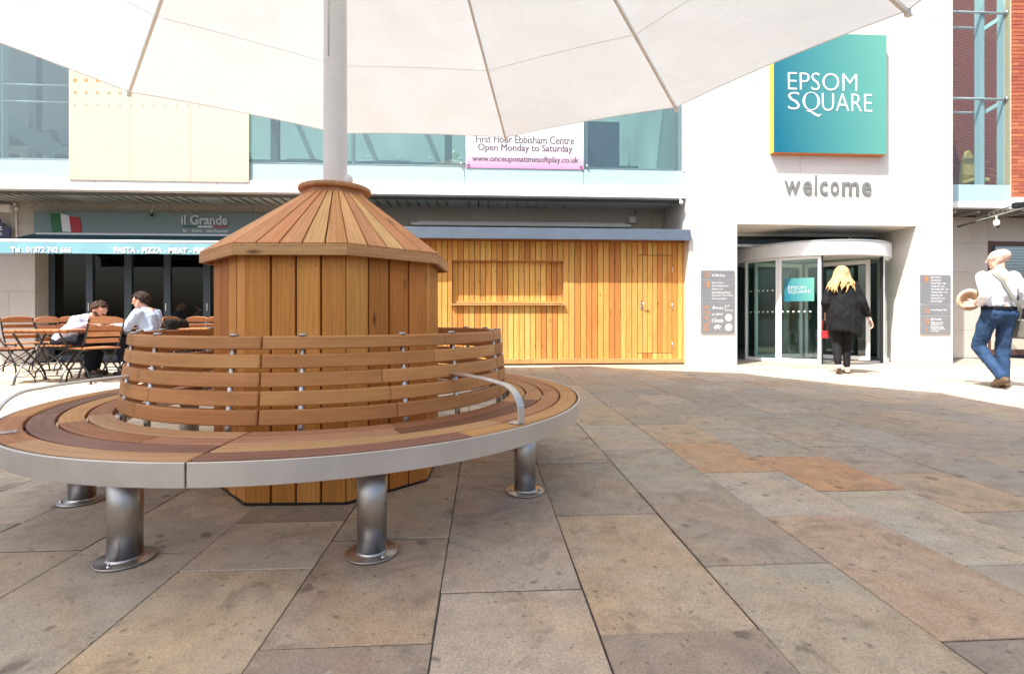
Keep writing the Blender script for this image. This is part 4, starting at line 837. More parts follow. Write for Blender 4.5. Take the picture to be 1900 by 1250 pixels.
# wide jamb boards beside the hatch
vplank(x, hx0, zp0, zp1, YS-.004)
n = round((hx1-hx0)/pw); ww = (hx1-hx0)/n
for i in range(n):
    vplank(hx0+i*ww, hx0+(i+1)*ww, zp0, hz0-.035, YS); vplank(hx0+i*ww, hx0+(i+1)*ww, hz1+.002, zp1, YS)
    vplank(hx0+i*ww, hx0+(i+1)*ww, hz0, hz1, YS+.085, 'shutter_plank')
x = hx1; n = round((dx0-hx1)/pw); ww = (dx0-hx1)/n
for i in range(n): vplank(hx1+i*ww, hx1+(i+1)*ww, zp0, zp1, YS)
n = round((dx1-dx0)/pw)+1; ww = (dx1-dx0)/n
dr = MB().box((dx0, YS+.012, dz0), (dx1, YS+.022, dz1)).obj('door', DARK, sh)
for i in range(n):
    vplank(dx0+i*ww, dx0+(i+1)*ww, dz0+.006, dz1-.006, YS-.001, 'door_plank', dr); vplank(dx0+i*ww, dx0+(i+1)*ww, dz1+.004, zp1, YS); vplank(dx0+i*ww, dx0+(i+1)*ww, zp0, dz0-.004, YS)
hx_, hz_ = XY_(1190, YS), ZY(1190, 566, YS)
hd = bx('handle_plate', (hx_-.018, YS-.010, hz_-.085), (hx_+.018, YS-.003, hz_+.085), CHROME, dr, .003)
MB().tube([(hx_, YS-.003, hz_+.03), (hx_, YS-.05, hz_+.03), (hx_+.10, YS-.055, hz_+.03)], .009, 8).obj('lever', CHROME, dr)
for z in (ZY(1247,500,YS), ZY(1247,568,YS), ZY(1247,640,YS)): MB().lathe([(.008,-.05),(.008,.05)], 8, (dx1, YS-.008), Matrix.Translation((0,0,z))).obj('hinge', CHROME, dr)
n = round((HX1-dx1)/pw); ww = (HX1-dx1)/n
for i in range(n): vplank(dx1+i*ww, dx1+(i+1)*ww, zp0, zp1, YS)
# hatch trim
hm = jit((.56,.31,.11), .02)
board('hatch_head', (hx0-.0, YS+.04, hz1+.0), (hx1, YS+.04, hz1), .09, .02, (0,0,-1), LARCH, sh, .002, (.42,.19,.07))
for xx, s in ((hx0, 1), (hx1, -1)): board('hatch_jamb', (xx, YS+.042, hz0), (xx, YS+.042, hz1-.022), .085, .02, (s,0,0), LARCH, sh, .002, hm)
board('hatch_sill', (hx0-.02, YS+.02, hz0-.012), (hx1+.03, YS+.02, hz0-.012), .15, .022, (0,0,1), LARCH, sh, .003, (.60,.36,.14))
board('sill_rail', (hx0, YS+.062, hz0+.022), (hx1, YS+.062, hz0+.022), .042, .02, (0,-1,0), LARCH, sh, .002, hm)
# base rail in lengths, top trim
bxs = [HX0, XY_(985, YS), XY_(1120, YS), XY_(1264, YS), HX1+.01]
for a, b in zip(bxs, bxs[1:]): board('base_rail', (a+.002, YS-.008, .068), (b-.002, YS-.008, .068), .082, .03, (0,-1,0), LARCH, sh, .003, jit((.55,.31,.11), .05))
board('top_trim', (HX0, YS-.006, zp1+.012), (HX1, YS-.006, zp1+.012), .05, .02, (0,-1,0), LARCH, sh, .002, (.38,.17,.06))
# roof edge
YFa = YS-.27; zf0, zf1 = ZY(1000, 443.5, YFa), ZY(1000, 423.0, YFa)
fxs = [HX0-.1, XY_(735, YFa), XY_(851, YFa), XY_(1046, YFa), XY_(1231, YFa), XY_(1282, YFa)]
for a, b in zip(fxs, fxs[1:]): bx('roof_edge', (a+.002, YFa, zf0), (b-.002, YFa+.03, zf1), SLATE, sh, .004)
for x in fxs[2:5]: bx('edge_strap', (x-.045, YFa-.003, zf0-.002), (x+.045, YFa+.0, zf1+.004), SLATE, sh)
bx('roof_deck', (HX0-.1, YFa+.031, zf0+.05), (XY_(1282, YFa)-.03, YW-.03, zf1-.03), SLATE, sh); bx('roof_return', (XY_(1282, YFa)-.028, YFa+.031, zf0), (XY_(1282, YFa)-.002, YB-.004, zf1), SLATE, sh)
for i in range(60):
    X = HX0+(HX1-HX0)*(i+.5)/60
    if i % 2 == 0: pass
bx('eaves_lining', (HX0-.1, YFa+.031, zf0+.02), (XY_(1282, YFa)-.03, YS+.1, zf0+.045), LARCH, sh, 0, (.25,.12,.05))

# ------------------------------------------------------------------ right-hand brick building with glazed bay
YRB = 9.55
rbld = thing('brick_building', 'red brick building with a glazed bay at the right picture edge', 'building', (10.5, YRB, 0))
BX0, BX1 = EX1+.003, XY_(1878, YRB)
zb0, zb1, zb2 = ZY(1820, 386, YRB), ZY(1820, 375, YRB), ZY(1820, 343, YRB)
bx('bay_fascia', (BX0, YRB-.02, zb0), (BX1, YRB+.12, zb1), WHITE, rbld, .004); bx('bay_spandrel', (BX0, YRB, zb1+.004), (BX1-.03, YRB+.03, zb2), SPAN, rbld, .003); bx('bay_corner_post', (BX1-.026, YRB-.012, zb1+.002), (BX1, YRB+.1, 7.5), WHITE, rbld)
bx('bay_pane', (BX0, YRB+.004, zb2+.01), (BX1-.03, YRB+.014, 7.5), GLASSB, rbld)
for px, w in ((1820, .08), (1862, .08)):
    Yi = YRB+.35 if px == 1818 else YRB+.12; X = XY_(px, Yi); bx('bay_column', (X, Yi, zb2), (X+w, Yi+.14, 7.5), SPAN, rbld, .004)
for yy in (24, 184):
    z = ZY(1820, yy, YRB+.1); MB().tube([(BX0, YRB+.10, z), (BX1-.05, YRB+.10, z)], .024, 10).obj('bay_rail', WHITE, rbld); MB().tube([(BX0, YRB+.3, z-.20), (XY_(1822, YRB+.3), YRB+.3, z-.20)], .022, 10).obj('bay_rail', WHITE, rbld)
    MB().tube([(XY_(1822, YRB+.42), YRB+.42, z-.16), (XY_(1862, YRB+.19), YRB+.19, z)], 0, flat=(.05,.08)).obj('bay_brace', SPAN, rbld); MB().ball((XY_(1866, YRB+.1), YRB+.08, z), .05).obj('clamp', CHROME, rbld)
bx('bay_floor', (BX0, YRB+.125, zb0+.03), (13.5, 13, zb2-.02), CONC, rbld); bx('bay_roof_pane', (BX0, YRB, 7.5), (13.5, 13, 7.52), GLASSB, rbld)
op = thing('ochre_chair_back', 'rounded ochre chair back behind the right-hand bay glass', 'chair', PY(1798, 340, YRB+.6)); pr = [(0,0)]+[(.28*math.sin(R(t))*1.0, .55*(1-math.cos(R(t)))+.0) for t in range(0, 1)]
oc = PY(1798, 341, YRB+.62); MB().prism([(.17*math.cos(R(t)), .72*math.sin(R(t))) for t in range(0, 181, 15)], .07, Matrix.Translation(oc)).obj('backrest', OCHRE, op, None, .01); bx('seat', (oc.x-.17, oc.y-.3, oc.z-.03), (oc.x+.17, oc.y-.002, oc.z+.05), OCHRE, op, .02)
# bricks: an inner wall seen through the bay and the outer wall at the picture edge
rq = random.Random(2); bricks = []
def brickwall(O, ux, length, z0, z1, nrm, pref):
    ux = Vector(ux).normalized(); nrm = Vector(nrm).normalized(); rown = 0; z = z0
    while z < z1:
        s = -(.1125 if rown % 2 else 0)
        while s < length:
            a, b = max(s, 0), min(s+.215, length)
            if b-a > .03: bricks.append((pref, Vector(O)+ux*((a+b)/2)+Vector((0,0,z+.0325)), b-a, ux, nrm))
            s += .225
        z += .075; rown += 1
OW = Vector((XY_(1881, YRB-.08), YRB-.08, 0)); IW = Vector((XY_(1755, YRB+1.2), YRB+1.2, 0))
brickwall(OW, (1,0,0), .9, zb1+.1, 7.3, (0,-1,0), 0)
inn_dir = Vector((1.0, .35, 0)).normalized(); brickwall(IW, inn_dir, 3.2, zb2-.05, 9.6, (inn_dir.y, -inn_dir.x, 0), 1)
BRM = {}
bx('outer_wall_core', (OW.x+.02, OW.y+.012, zb1+.08), (OW.x+2.5, OW.y+.3, 7.4), MORT, rbld); bx('corner_stone', (OW.x-.01, OW.y-.02, zb0-.02), (OW.x+2.5, OW.y+.3, zb1+.08), WHITE, rbld, .004)
Mi_ = Matrix(((inn_dir.x, -inn_dir.y, 0, IW.x), (inn_dir.y, inn_dir.x, 0, IW.y), (0,0,1,0), (0,0,0,1)))
MB().box((0,.012,zb2-.06),(3.6,.2,9.7)).obj('inner_wall_core', MORT, rbld, Mi_)
nb = 0; rest2 = MB()
for pref, c, L, ux, nn in bricks:
    v = ray(0, 0); d = c-Vector((0,0,H)); xc, yc = d.dot(RT), d.dot(FW); px = 950+F*xc/yc; py = Y0-F*d.z/yc
    M = Matrix(((ux.x, -nn.x, 0, c.x), (ux.y, -nn.y, 0, c.y), (0,0,1,c.z), (0,0,0,1)))
    vis = -10 < py < 390 and ((pref == 0 and px < 1912) or (pref == 1 and 1765 < px < 1885))
    if vis and nb < 300:
        nb += 1; key = round(L, 3)
        if key not in BRM:
            BRM[key] = MB().box((-L/2,0,-.0325),(L/2,.05,.0325)).mesh('brick', .003); BRM[key].materials.append(BRICK)
        o = bpy.data.objects.new('brick', BRM[key]); reg(o, M @ Matrix.Translation((0, rq.uniform(-.002,.002), 0)), rbld); o.color = (*jit(rq.choice([(.42,.12,.055),(.38,.10,.05),(.46,.15,.07),(.34,.085,.05)]), .1), 1)
    else: rest2.box((-L/2,0,-.0325),(L/2,.05,.0325), M)
o = rest2.obj('outer_bricks', BRICK, rbld, None, 0, (.40,.11,.055)); tag(o, kind='stuff')
# lower wall, soffit and window on the right
panels(rbld, BX0, XY_(1833, YW), .0, zb0-.05, YW, [.60,.62,.62,.62,.5], XY_(1804.5, YW)-BX0, CSTONE, name='stone_panel')
WX0 = XY_(1833, YW); panels(rbld, WX0, 13.5, ZY(1840, 447, YW), zb0-.05, YW, [.6,.6], 1.3, CSTONE)
bx('lower_wall_core', (BX0, YW+.045, 0), (WX0-.01, YW+.3, zb0), CONC, rbld)
bx('bay_soffit', (BX0, YRB+.125, zb0-.02), (13.5, YW+.04, zb0+.02), SOFF, rbld)
for i in range(5): bx('soffit_joist', (BX0+.25+.5*i, YRB+.13, zb0-.07), (BX0+.29+.5*i, YW, zb0-.022), GREYF, rbld)
wz1 = ZY(1840, 447, YW); zsi = ZY(1850, 663, YW)
wn_ = bx('window', (WX0, YW+.02, .06), (13.5, YW+.10, .18), BROWN, rbld)
for lo, hi in (((WX0, YW+.02, .18),(WX0+.09, YW+.1, wz1-.003)), ((WX0+.09, YW+.02, wz1-.10),(13.5, YW+.1, wz1-.003))): bx('window_frame', lo, hi, BROWN, wn_)
bx('window_pane', (WX0+.09, YW+.06, .18), (13.5, YW+.07, wz1-.1), GLASSD, wn_); bx('lower_film', (WX0+.09, YW+.055, .18), (13.5, YW+.059, .62), CREAM, wn_)
for i in range(18): bx('blind_slat', (WX0+.09, YW+.16, 1.3+.065*i), (13.5, YW+.20, 1.304+.065*i), BROWN, wn_)
bx('room_back_wall', (BX0, 12.5, 0), (13.5, 12.6, 3.2), CONC, rbld); bx('room_floor', (BX0, YW+.3, 0), (13.5, 12.5, .01), DKFL, rbld)
# lattice boom below the bay
tr = thing('lattice_boom', 'slim grey lattice boom carrying lamps below the right-hand bay', 'boom', PY(1850, 400, YRB-.1)); A0, A1 = PY(1776, 421, YW-.35), PY(1912, 383, YRB-.5)
MB().tube([A0, A1], .022, 8).obj('chord', SOFF, tr); B1 = A1+Vector((0,0,.13)); B0 = A0.lerp(A1, .45)+Vector((0,0,.09)); MB().tube([B0, B1], .014, 8).obj('chord', SOFF, tr)
for i in range(10):
    t = i/9; p = B0.lerp(B1, t); qv = A0.lerp(A1, .45+.55*t+.02); MB().tube([p, qv], .007, 6).obj('lacing', SOFF, tr)
MB().box((-.09,-.05,-.05),(.09,.05,.05), Matrix.Translation(PY(1889, 381, YRB-.5))).obj('lamp_box', BLACKM, tr, None, .01)
wc2 = thing('pendant_camera', 'white security camera hanging from the lattice boom at the right', 'camera', PY(1849, 415, YRB-.2)); p = PY(1849, 416, YRB-.2); MB().tube([p+Vector((0,0,.16)), p+Vector((0,0,.07))], .012, 8).obj('stalk', WHITE, wc2); MB().lathe([(.03,-.05),(.05,-.02),(.05,.06),(.03,.08)], 16, (0,0), Matrix.Translation(p)).obj('housing', WHITE, wc2); MB().ball(p+Vector((0,-.03,-.045)), .03).obj('dome', BLACKM, wc2)
# ------------------------------------------------------------------ cafe chairs and tables
CW_ = [(.42,.18,.075),(.46,.21,.09),(.38,.15,.06)]
def curve(pts, n=8):
    P = [Vector(p) for p in pts]; out = []
    P2 = [P[0]*2-P[1]]+P+[P[-1]*2-P[-2]]
    for i in range(1, len(P2)-2):
        for j in range(n):
            t = j/n; a, b, c, d = P2[i-1:i+3]
            out.append(.5*((2*b)+(c-a)*t+(2*a-5*b+4*c-d)*t*t+(3*b-a-3*c+d)*t**3))
    out.append(P[-1]); return out
def make_chair():
    t = thing('folding_chair', 'chair', 'chair', (0,0,0), 0, 'folding cafe chairs outside the restaurant')
    for s in (-1, 1):
        x = .205*s; f = MB().tube(curve([(x,-.30,.86),(x,-.20,.60),(x,-.10,.43),(x,.06,.27),(x,.17,.18),(x,.24,.08),(x,.26,.006)], 5), 0, flat=(.010,.020), up=(1,0,0)).obj('back_leg_frame', BLACKM, t)
        x2 = .18*s; g = MB().tube(curve([(x2,.19,.44),(x2,.05,.33),(x2,-.10,.23),(x2,-.21,.15),(x2,-.27,.07),(x2,-.285,.006)], 5), 0, flat=(.010,.020), up=(1,0,0)).obj('front_leg_frame', BLACKM, t)
        bx('foot', (x-.018,.235,.0),(x+.018,.275,.008), BLACKM, f); bx('foot', (x2-.018,-.30,.0),(x2+.018,-.26,.008), BLACKM, g)
        MB().tube([(x2,-.20,.44),(x2,.20,.44)], 0, flat=(.010,.018)).obj('seat_rail', BLACKM, t)
    for p in ((-.28,.04),(.25,.04),(-.02,.26)): pass
    MB().tube([(-.18,-.22,.10),(.18,-.22,.10)], .006, 6).obj('stretcher', BLACKM, t); MB().tube([(-.205,.18,.11),(.205,.18,.11)], .006, 6).obj('stretcher', BLACKM, t)
    for i in range(6): bx('seat_slat', (-.21,-.20+i*.068,.452),(.21,-.20+i*.068+.056,.470), TEAK, t, .003, CW_[i % 3])
    for i in range(4):
        u = i/3; z = .565+.085*i; y = -.185-.105*(z-.565)/.28; h = .06
        M = Matrix.Translation((0, y-.004, z)) @ Matrix.Rotation(R(-20), 4, 'X')
        if i < 3: MB().box((-.195,.0,-h/2),(.195,.014,h/2)).obj('back_slat', TEAK, t, M, .003, CW_[i % 3])
        else: MB().prism([(-.215,-.035),(.215,-.035),(.205,.03),(.13,.058),(0,.068),(-.13,.058),(-.205,.03)], .016, Matrix.Translation((0,0,.01))).obj('top_slat', TEAK, t, M, .003, CW_[1])
    return t
def make_table():
    t = thing('folding_table', 'table', 'table', (0,0,0), 0, 'folding cafe tables outside the restaurant')
    N = 9; w = .72/N
    for i in range(N):
        x = -.36+w*(i+.5); hy = .36 if 1 <= i <= N-2 else .33
        bx('top_slat', (x-w/2+.004,-hy,.688),(x+w/2-.004,hy,.710), TEAK, t, .003, CW_[i % 3])
    for y in (-.3, .3): bx('batten', (-.35,y-.02,.664),(.35,y+.02,.687), TEAK, t, .002, CW_[0])
    for s in (-1, 1):
        for q in (-1, 1):
            x = .26*s+.012*q; f = MB().tube(curve([(x,.28*q,.66),(x,.12*q,.47),(x,-.04*q,.34),(x,-.18*q,.23),(x,-.27*q,.12),(x,-.315*q,.006)], 5), 0, flat=(.012,.024), up=(1,0,0)).obj('leg', BLACKM, t)
            bx('foot', (x-.02,-.33*q-.02,0),(x+.02,-.33*q+.03,.009), BLACKM, f)
    for y in (-.24, .24): MB().tube([(-.26,y,.10),(.26,y,.10)], .007, 6).obj('stretcher', BLACKM, t)
    return t
ch0 = make_chair(); tb0 = make_table(); first = [True, True]
def put(src, k, px, yc, deg, label):
    o = src if first[k] else copy_tree(src)
    first[k] = False; p = PD(px, yc); place(o, (p.x, p.y, 0), R(deg)); o['label'] = label; return o
put(ch0, 0, 176, 6.85, 62, 'wooden folding chair nearest the round bench, its slatted back turned to us')
put(ch0, 0, 26, 6.75, -62, 'wooden folding chair at the left picture edge, left of the front table')
put(ch0, 0, 48, 8.1, -120, 'wooden folding chair behind the left front table, near the stone wall')
put(ch0, 0, 104, 8.4, 176, 'wooden folding chair with curved top behind the bearded man')
put(ch0, 0, 122, 7.45, -92, 'wooden folding chair the bearded man sits on')
put(ch0, 0, 285, 7.6, 88, 'wooden folding chair with a black jacket over its back')
put(ch0, 0, 349, 8.7, 176, 'sunlit wooden folding chair left of the pair behind the far table')
put(ch0, 0, 391, 8.7, 182, 'sunlit wooden folding chair right of the pair, closest to the kiosk wall')
put(tb0, 1, 98, 6.85, 8, 'slatted wooden folding table in front at the left')
put(tb0, 1, 208, 7.6, 2, 'slatted wooden folding table between the two seated men')
put(tb0, 1, 372, 7.9, 0, 'slatted wooden folding table just left of the kiosk')
# things on the men's table and the jacket
tp = PD(208, 7.6)
def bottle(px, yc, label, h=.17, m=None):
    p = PD(px, yc); b = thing('water_bottle', label, 'bottle', (p.x, p.y, .711))
    M = Matrix.Translation((p.x, p.y, .711)); MB().lathe([(.028,0),(.030,.01),(.030,h*.62),(.012,h*.85),(.012,h*.92)], 16).obj('body', m or glass('bottle_plastic', (.8,.86,.88), 1.5), b, M); MB().lathe([(.014,h*.90),(.014,h)], 12).obj('cap', SWHT, b, M)
bottle(188, 7.58, 'small clear water bottle on the table by the bearded man')
for px, yc, lb in ((197, 7.5, 'white plate in front of the bearded man'), (224, 7.62, 'white plate in front of the dark-haired man')):
    p = PD(px, yc); M = Matrix.Translation((p.x, p.y, .711)); b = thing('plate', lb, 'plate', (p.x, p.y, .711)); MB().lathe([(.05,0),(.105,.014),(.11,.016),(.05,.005)], 24).obj('dish', SWHT, b, M); MB().ball((0,0,.02), (.06,.05,.022)).obj('food', plain('food', (.45,.25,.08), .7, .4, scale=60), b, M)

# ------------------------------------------------------------------ people
def blob(name, mat, parent, caps, voxel=.012, balls=(), smooth=4, M=None, wr=0.0, wf=9.0):
    mb = MB()
    for c in caps: mb.cap(*c)
    for b in balls: mb.ball(*b)
    me = bpy.data.meshes.new(name); me.from_pydata(mb.v, [], mb.f); o = bpy.data.objects.new(name, me); COL.objects.link(o)
    r = o.modifiers.new('r', 'REMESH'); r.mode = 'VOXEL'; r.voxel_size = voxel; r.use_smooth_shade = True
    s = o.modifiers.new('s', 'SMOOTH'); s.factor = .5; s.iterations = smooth
    dg = bpy.context.evaluated_depsgraph_get(); me2 = bpy.data.meshes.new_from_object(o.evaluated_get(dg)); bpy.data.objects.remove(o); bpy.data.meshes.remove(me)
    if wr:
        ns = [v.normal.copy() for v in me2.vertices]
        for v, nn in zip(me2.vertices, ns):
            q = Vector((v.co.x*wf, v.co.y*wf, v.co.z*wf*.8)); k = noise.noise(q)+.5*noise.noise(q*2.3)
            v.co += nn*(wr*(k-abs(noise.noise(q*1.4))*.8))
    me2.materials.clear(); me2.materials.append(mat)
    for p in me2.polygons: p.use_smooth = True
    o = bpy.data.objects.new(name, me2); return reg(o, WM[parent.name] if M is None else WM[parent.name] @ M, parent)
def slim(caps, k=.80): return [(a, ra*k, b, rb*k) for a, ra, b, rb in caps]
def V3(*a): return Vector(a)
def hand(wrist, d, side, palm_n, curl=.5, s=1.0):
    """five fingers and a palm; d = pointing direction, side = towards the thumb, palm_n = out of the palm"""
    w, d, sd, n = Vector(wrist), Vector(d).normalized(), Vector(side).normalized(), Vector(palm_n).normalized(); c = []
    for k in range(4):
        b0 = w+sd*(.030-.02*k)*s; kn = w+d*.085*s+sd*(.032-.021*k)*s; c.append((b0, .014*s, kn, .0115*s))
        L = (.040,.045,.042,.034)[k]*s; d1 = (d*math.cos(curl)+n*math.sin(curl)).normalized(); d2 = (d*math.cos(curl*2.1)+n*math.sin(curl*2.1)).normalized(); d3 = (d*math.cos(curl*2.8)+n*math.sin(curl*2.8)).normalized()
        p1 = kn+d1*L; p2 = p1+d2*L*.65; p3 = p2+d3*L*.45
        c += [(kn, .0098*s, p1, .0088*s), (p1, .0088*s, p2, .0078*s), (p2, .0078*s, p3, .0066*s)]
    t0 = w+sd*.028*s+d*.02*s; t1 = t0+(sd*.8+d*.7+n*.3).normalized()*.045*s; t2 = t1+(d+n*.5+sd*.2).normalized()*.032*s
    c += [(t0, .015*s, t1, .0115*s), (t1, .011*s, t2, .0085*s)]
    return c
def head(ctr, fwd, up=(0,0,1), s=1.0):
    """skull, jaw, nose, brow and ears for a head of height ~.23*s"""
    c, f, u = Vector(ctr), Vector(fwd).normalized(), Vector(up).normalized(); r = f.cross(u).normalized(); u = r.cross(f).normalized(); caps = []
    caps += [(c+f*.015*s+u*.03*s, .083*s, c-f*.035*s+u*.035*s, .084*s), (c+f*.045*s+u*.005*s, .066*s, c+f*.052*s-u*.045*s, .052*s), (c+f*.055*s-u*.06*s, .043*s, c+f*.078*s-u*.088*s, .024*s)]
    for k in (-1, 1):
        caps += [(c+r*.052*s*k-u*.02*s, .036*s, c+r*.034*s*k+f*.05*s-u*.085*s, .022*s)]
        caps += [(c+r*.083*s*k-f*.008*s+u*.012*s, .012*s, c+r*.081*s*k-f*.004*s-u*.03*s, .009*s)]
        caps += [(c+r*.016*s*k+f*.098*s+u*.022*s, .011*s, c+r*.05*s*k+f*.082*s+u*.02*s, .010*s)]
    caps += [(c+f*.100*s+u*.012*s, .010*s, c+f*.124*s-u*.022*s, .0125*s), (c+f*.096*s-u*.054*s, .013*s, c+f*.092*s-u*.054*s, .013*s)]
    return caps, (f, u, r)
def eyes(parent, ctr, fr, s=1.0):
    f, u, r = fr; c = Vector(ctr)
    for k in (-1, 1):
        MB().ball(c+r*.031*s*k+f*.083*s+u*.003*s, .0125*s).obj('eye', plain('eye_white', (.7,.68,.65), .3, .02), parent, WM[parent.name]); MB().ball(c+r*.031*s*k+f*.0925*s+u*.003*s, .0058*s).obj('pupil', DARK, parent, WM[parent.name])
# --- woman in black walking to the door
wp_ = PD(1563, 7.86); wo = thing('person', 'person with long blond hair in a loose black top walking to the revolving door', 'person', (wp_.x, wp_.y, 0), R(-20))
hipL, hipR = V3(-.085,0,.86), V3(.085,0,.86); knL, knR = V3(-.075,.02,.47), V3(.07,.05,.47); anL, anR = V3(-.105,-.16,.13), V3(.055,-.02,.085)
shL, shR = V3(-.15,0,1.37), V3(.15,0,1.37); elL, elR = V3(-.22,-.02,1.10), V3(.25,-.04,1.09); wrL, wrR = V3(-.18,.12,.94), V3(.36,-.02,.85)
hc = V3(-.01,.02,1.545); hcaps, hf = head(hc, (.0,1,.05), (0,0,1), .93)
body = [(hipL,.085,knL,.058),(knL,.054,anL,.036),(hipR,.085,knR,.058),(knR,.054,anR,.036),(hipL,.105,hipR,.105),(V3(0,0,.9),.12,V3(0,0,1.15),.105),(V3(0,0,1.15),.11,V3(0,0,1.33),.12),(shL,.055,shR,.055),(V3(0,0,1.36),.055,hc-V3(0,0,.06),.048),
        (shL,.05,elL,.042),(elL,.04,wrL,.028),(shR,.05,elR,.042),(elR,.04,wrR,.026),
        (anL,.036,anL+V3(-.0,-.05,-.02),.034),(anL+V3(0,-.03,-.03),.034,anL+V3(0,.035,-.115),.030),(anR,.036,anR+V3(0,-.03,-.045),.034),(anR+V3(0,-.03,-.05),.032,anR+V3(.01,.15,-.058),.026)]
body = slim(body)+[(V3(0,0,1.36),.052,hc-V3(0,0,.06),.046),(elR,.034,wrR,.027),(anL,.034,anL+V3(0,-.05,-.02),.034),(anR,.034,anR+V3(0,-.03,-.045),.033)]
body += hcaps + hand(wrR+V3(.01,0,-.02), (.35,.05,-.93), (0,1,0), (-1,0,0), .45, .95) + hand(wrL, (.2,.7,-.6), (1,0,.2), (0,.2,-1), .6, .95)
wb = blob('body', SKINP, wo, body, .008)
eyes(wb, hc, hf, .93)
blob('trousers', BLACKC, wb, [(hipL,.098,knL,.072),(knL,.068,anL+V3(0,.005,.05),.052),(hipR,.098,knR,.072),(knR,.068,anR+V3(0,.005,.05),.050),(hipL,.12,hipR,.12)], .011, (), 3, None, .006, 13)
top = [(V3(0,0,1.36),.085,V3(0,0,1.1),.16)]
for k in range(30):
    a = 2*math.pi*k/30; cx_, cy_ = math.cos(a), math.sin(a); low = .70+.02*math.sin(3*a)+(.06 if cx_ < -.3 else -.07 if cx_ > .3 else 0)*abs(cx_)+(-.04 if cy_ < -.5 else .02)
    top += [(V3(.15*cx_,.06*cy_,1.34), .045, V3(.165*cx_+.01,.11*cy_,1.12), .055), (V3(.165*cx_+.01,.11*cy_,1.12), .055, V3(.20*cx_+.015,.16*cy_,low+.2), .048), (V3(.20*cx_+.015,.16*cy_,low+.2), .046, V3(.222*cx_+.02,.18*cy_,low), .034)]
top += [(V3(0,0,1.3),.12,V3(.01,0,.85),.16),(shL,.08,elL,.085),(elL,.085,wrL+V3(0,-.02,.05),.055),(shR,.08,elR,.082),(elR,.08,wrR+V3(-.02,0,.06),.05),(shL+V3(.04,0,.02),.06,shR+V3(-.04,0,.02),.06)]
blob('loose_top', BLACKC, wb, top, .012, (), 5, None, .013, 7)
hr = []; rh = random.Random(4)
hr += [(hc+V3(0,-.02,.04),.103,hc+V3(0,-.03,.0),.105)]
for k in range(46):
    a = math.pi+math.pi*k/45+rh.uniform(-.03,.03); e = V3(math.cos(a), math.sin(a)*.9, 0)
    p0 = hc+e*.085+V3(0,-.01,.05); sp = rh.uniform(.9,1.15)
    lowz = rh.uniform(1.25,1.36) if e.x > -.4 else rh.uniform(1.24,1.33); p1 = hc+e*.115*sp+V3(-.01,-.02,-.07); p2 = V3(hc.x+e.x*.135*sp+(-.06 if e.x < -.3 else rh.uniform(-.03,.02)), hc.y-.04+e.y*.13*sp, lowz+.07); p3 = V3(p2.x+rh.uniform(-.05,.03), p2.y-.01, lowz)
    hr += [(p0,.020,p1,.017),(p1,.017,p2,.012),(p2,.012,p3,.004)]
blob('hair', BLOND, wb, hr, .006, (), 1)
for an, dr_, nm in ((anL, V3(0,.035,-.115), 0), (anR, V3(.01,.15,-.058), 1)):
    if nm: blob('shoe', SHOE, wb, [(an+V3(0,-.035,-.066),.026,an+V3(.005,.06,-.068),.028),(an+V3(.005,.06,-.068),.030,an+V3(.01,.155,-.066),.026)], .008)
    else: blob('shoe', LEATH, wb, [(an+V3(0,-.055,-.035),.030,an+V3(0,-.025,-.10),.030),(an+V3(0,-.025,-.09),.032,an+V3(0,.035,-.118),.028)], .008)
bg = thing('handbag', 'small red bag hanging at the left side of the blond person', 'bag', wp_); Mb = WM[wo.name]@Matrix.Translation((-.215,.10,.60)); MB().box((-.05,-.03,-.06),(.05,.03,.06)).obj('pouch', RED, bg, Mb, .018, None, 3); MB().tube([(-.04,0,.06),(-.03,0,.2),(.02,0,.33),(.03,0,.2),(.04,0,.06)], .006, 6).obj('strap', RED, bg, Mb)
# --- bald man walking with a hat and shoulder bag
mp_ = PD(1853, 6.25); mo = thing('person', 'bald person in pale shirt and blue jeans walking left with a hat in hand', 'person', (mp_.x, mp_.y, 0), R(-6))
hipL, hipR = V3(-.095,0,.92), V3(.095,0,.92); knL, knR = V3(-.11,.16,.51), V3(.10,.06,.50); anL, anR = V3(-.06,-.11,.155), V3(.09,.03,.085)
shL, shR = V3(-.175,.02,1.385), V3(.175,.0,1.385); elL, elR = V3(-.25,-.11,1.14), V3(.29,-.06,1.13); wrL, wrR = V3(-.19,.10,1.05), V3(.30,.10,.98)
hc = V3(.035,.035,1.605); hcaps, hf = head(hc, (-.75,.66,-.12), (0,.05,1), 1.0)
body = [(hipL,.09,knL,.062),(knL,.058,anL,.042),(hipR,.09,knR,.062),(knR,.058,anR,.042),(hipL,.11,hipR,.11),(V3(0,.0,.95),.13,V3(0,0,1.15),.125),(V3(0,0,1.15),.13,V3(0,0,1.35),.13),(shL,.06,shR,.06),(V3(0,.01,1.38),.062,hc-V3(0,.02,.07),.058),(shL,.055,elL,.046),(elL,.044,wrL,.031),(shR,.055,elR,.046),(elR,.044,wrR,.031),(anL,.04,anL+V3(0,.1,-.08),.03),(anR,.04,anR+V3(0,.14,-.05),.03)]
body = slim(body, .78)+[(V3(.01,.0,1.40),.056,hc-V3(.0,.0,.07),.056)]
body += hcaps+hand(wrL, (-.6,.7,-.1), (0,.2,1), (.7,.5,0), .55)+hand(wrR, (-.1,.8,-.5), (-1,.1,.3), (-.3,-.3,-1), .5)
mb_ = blob('body', SKINP, mo, body, .008); eyes(mb_, hc, hf)
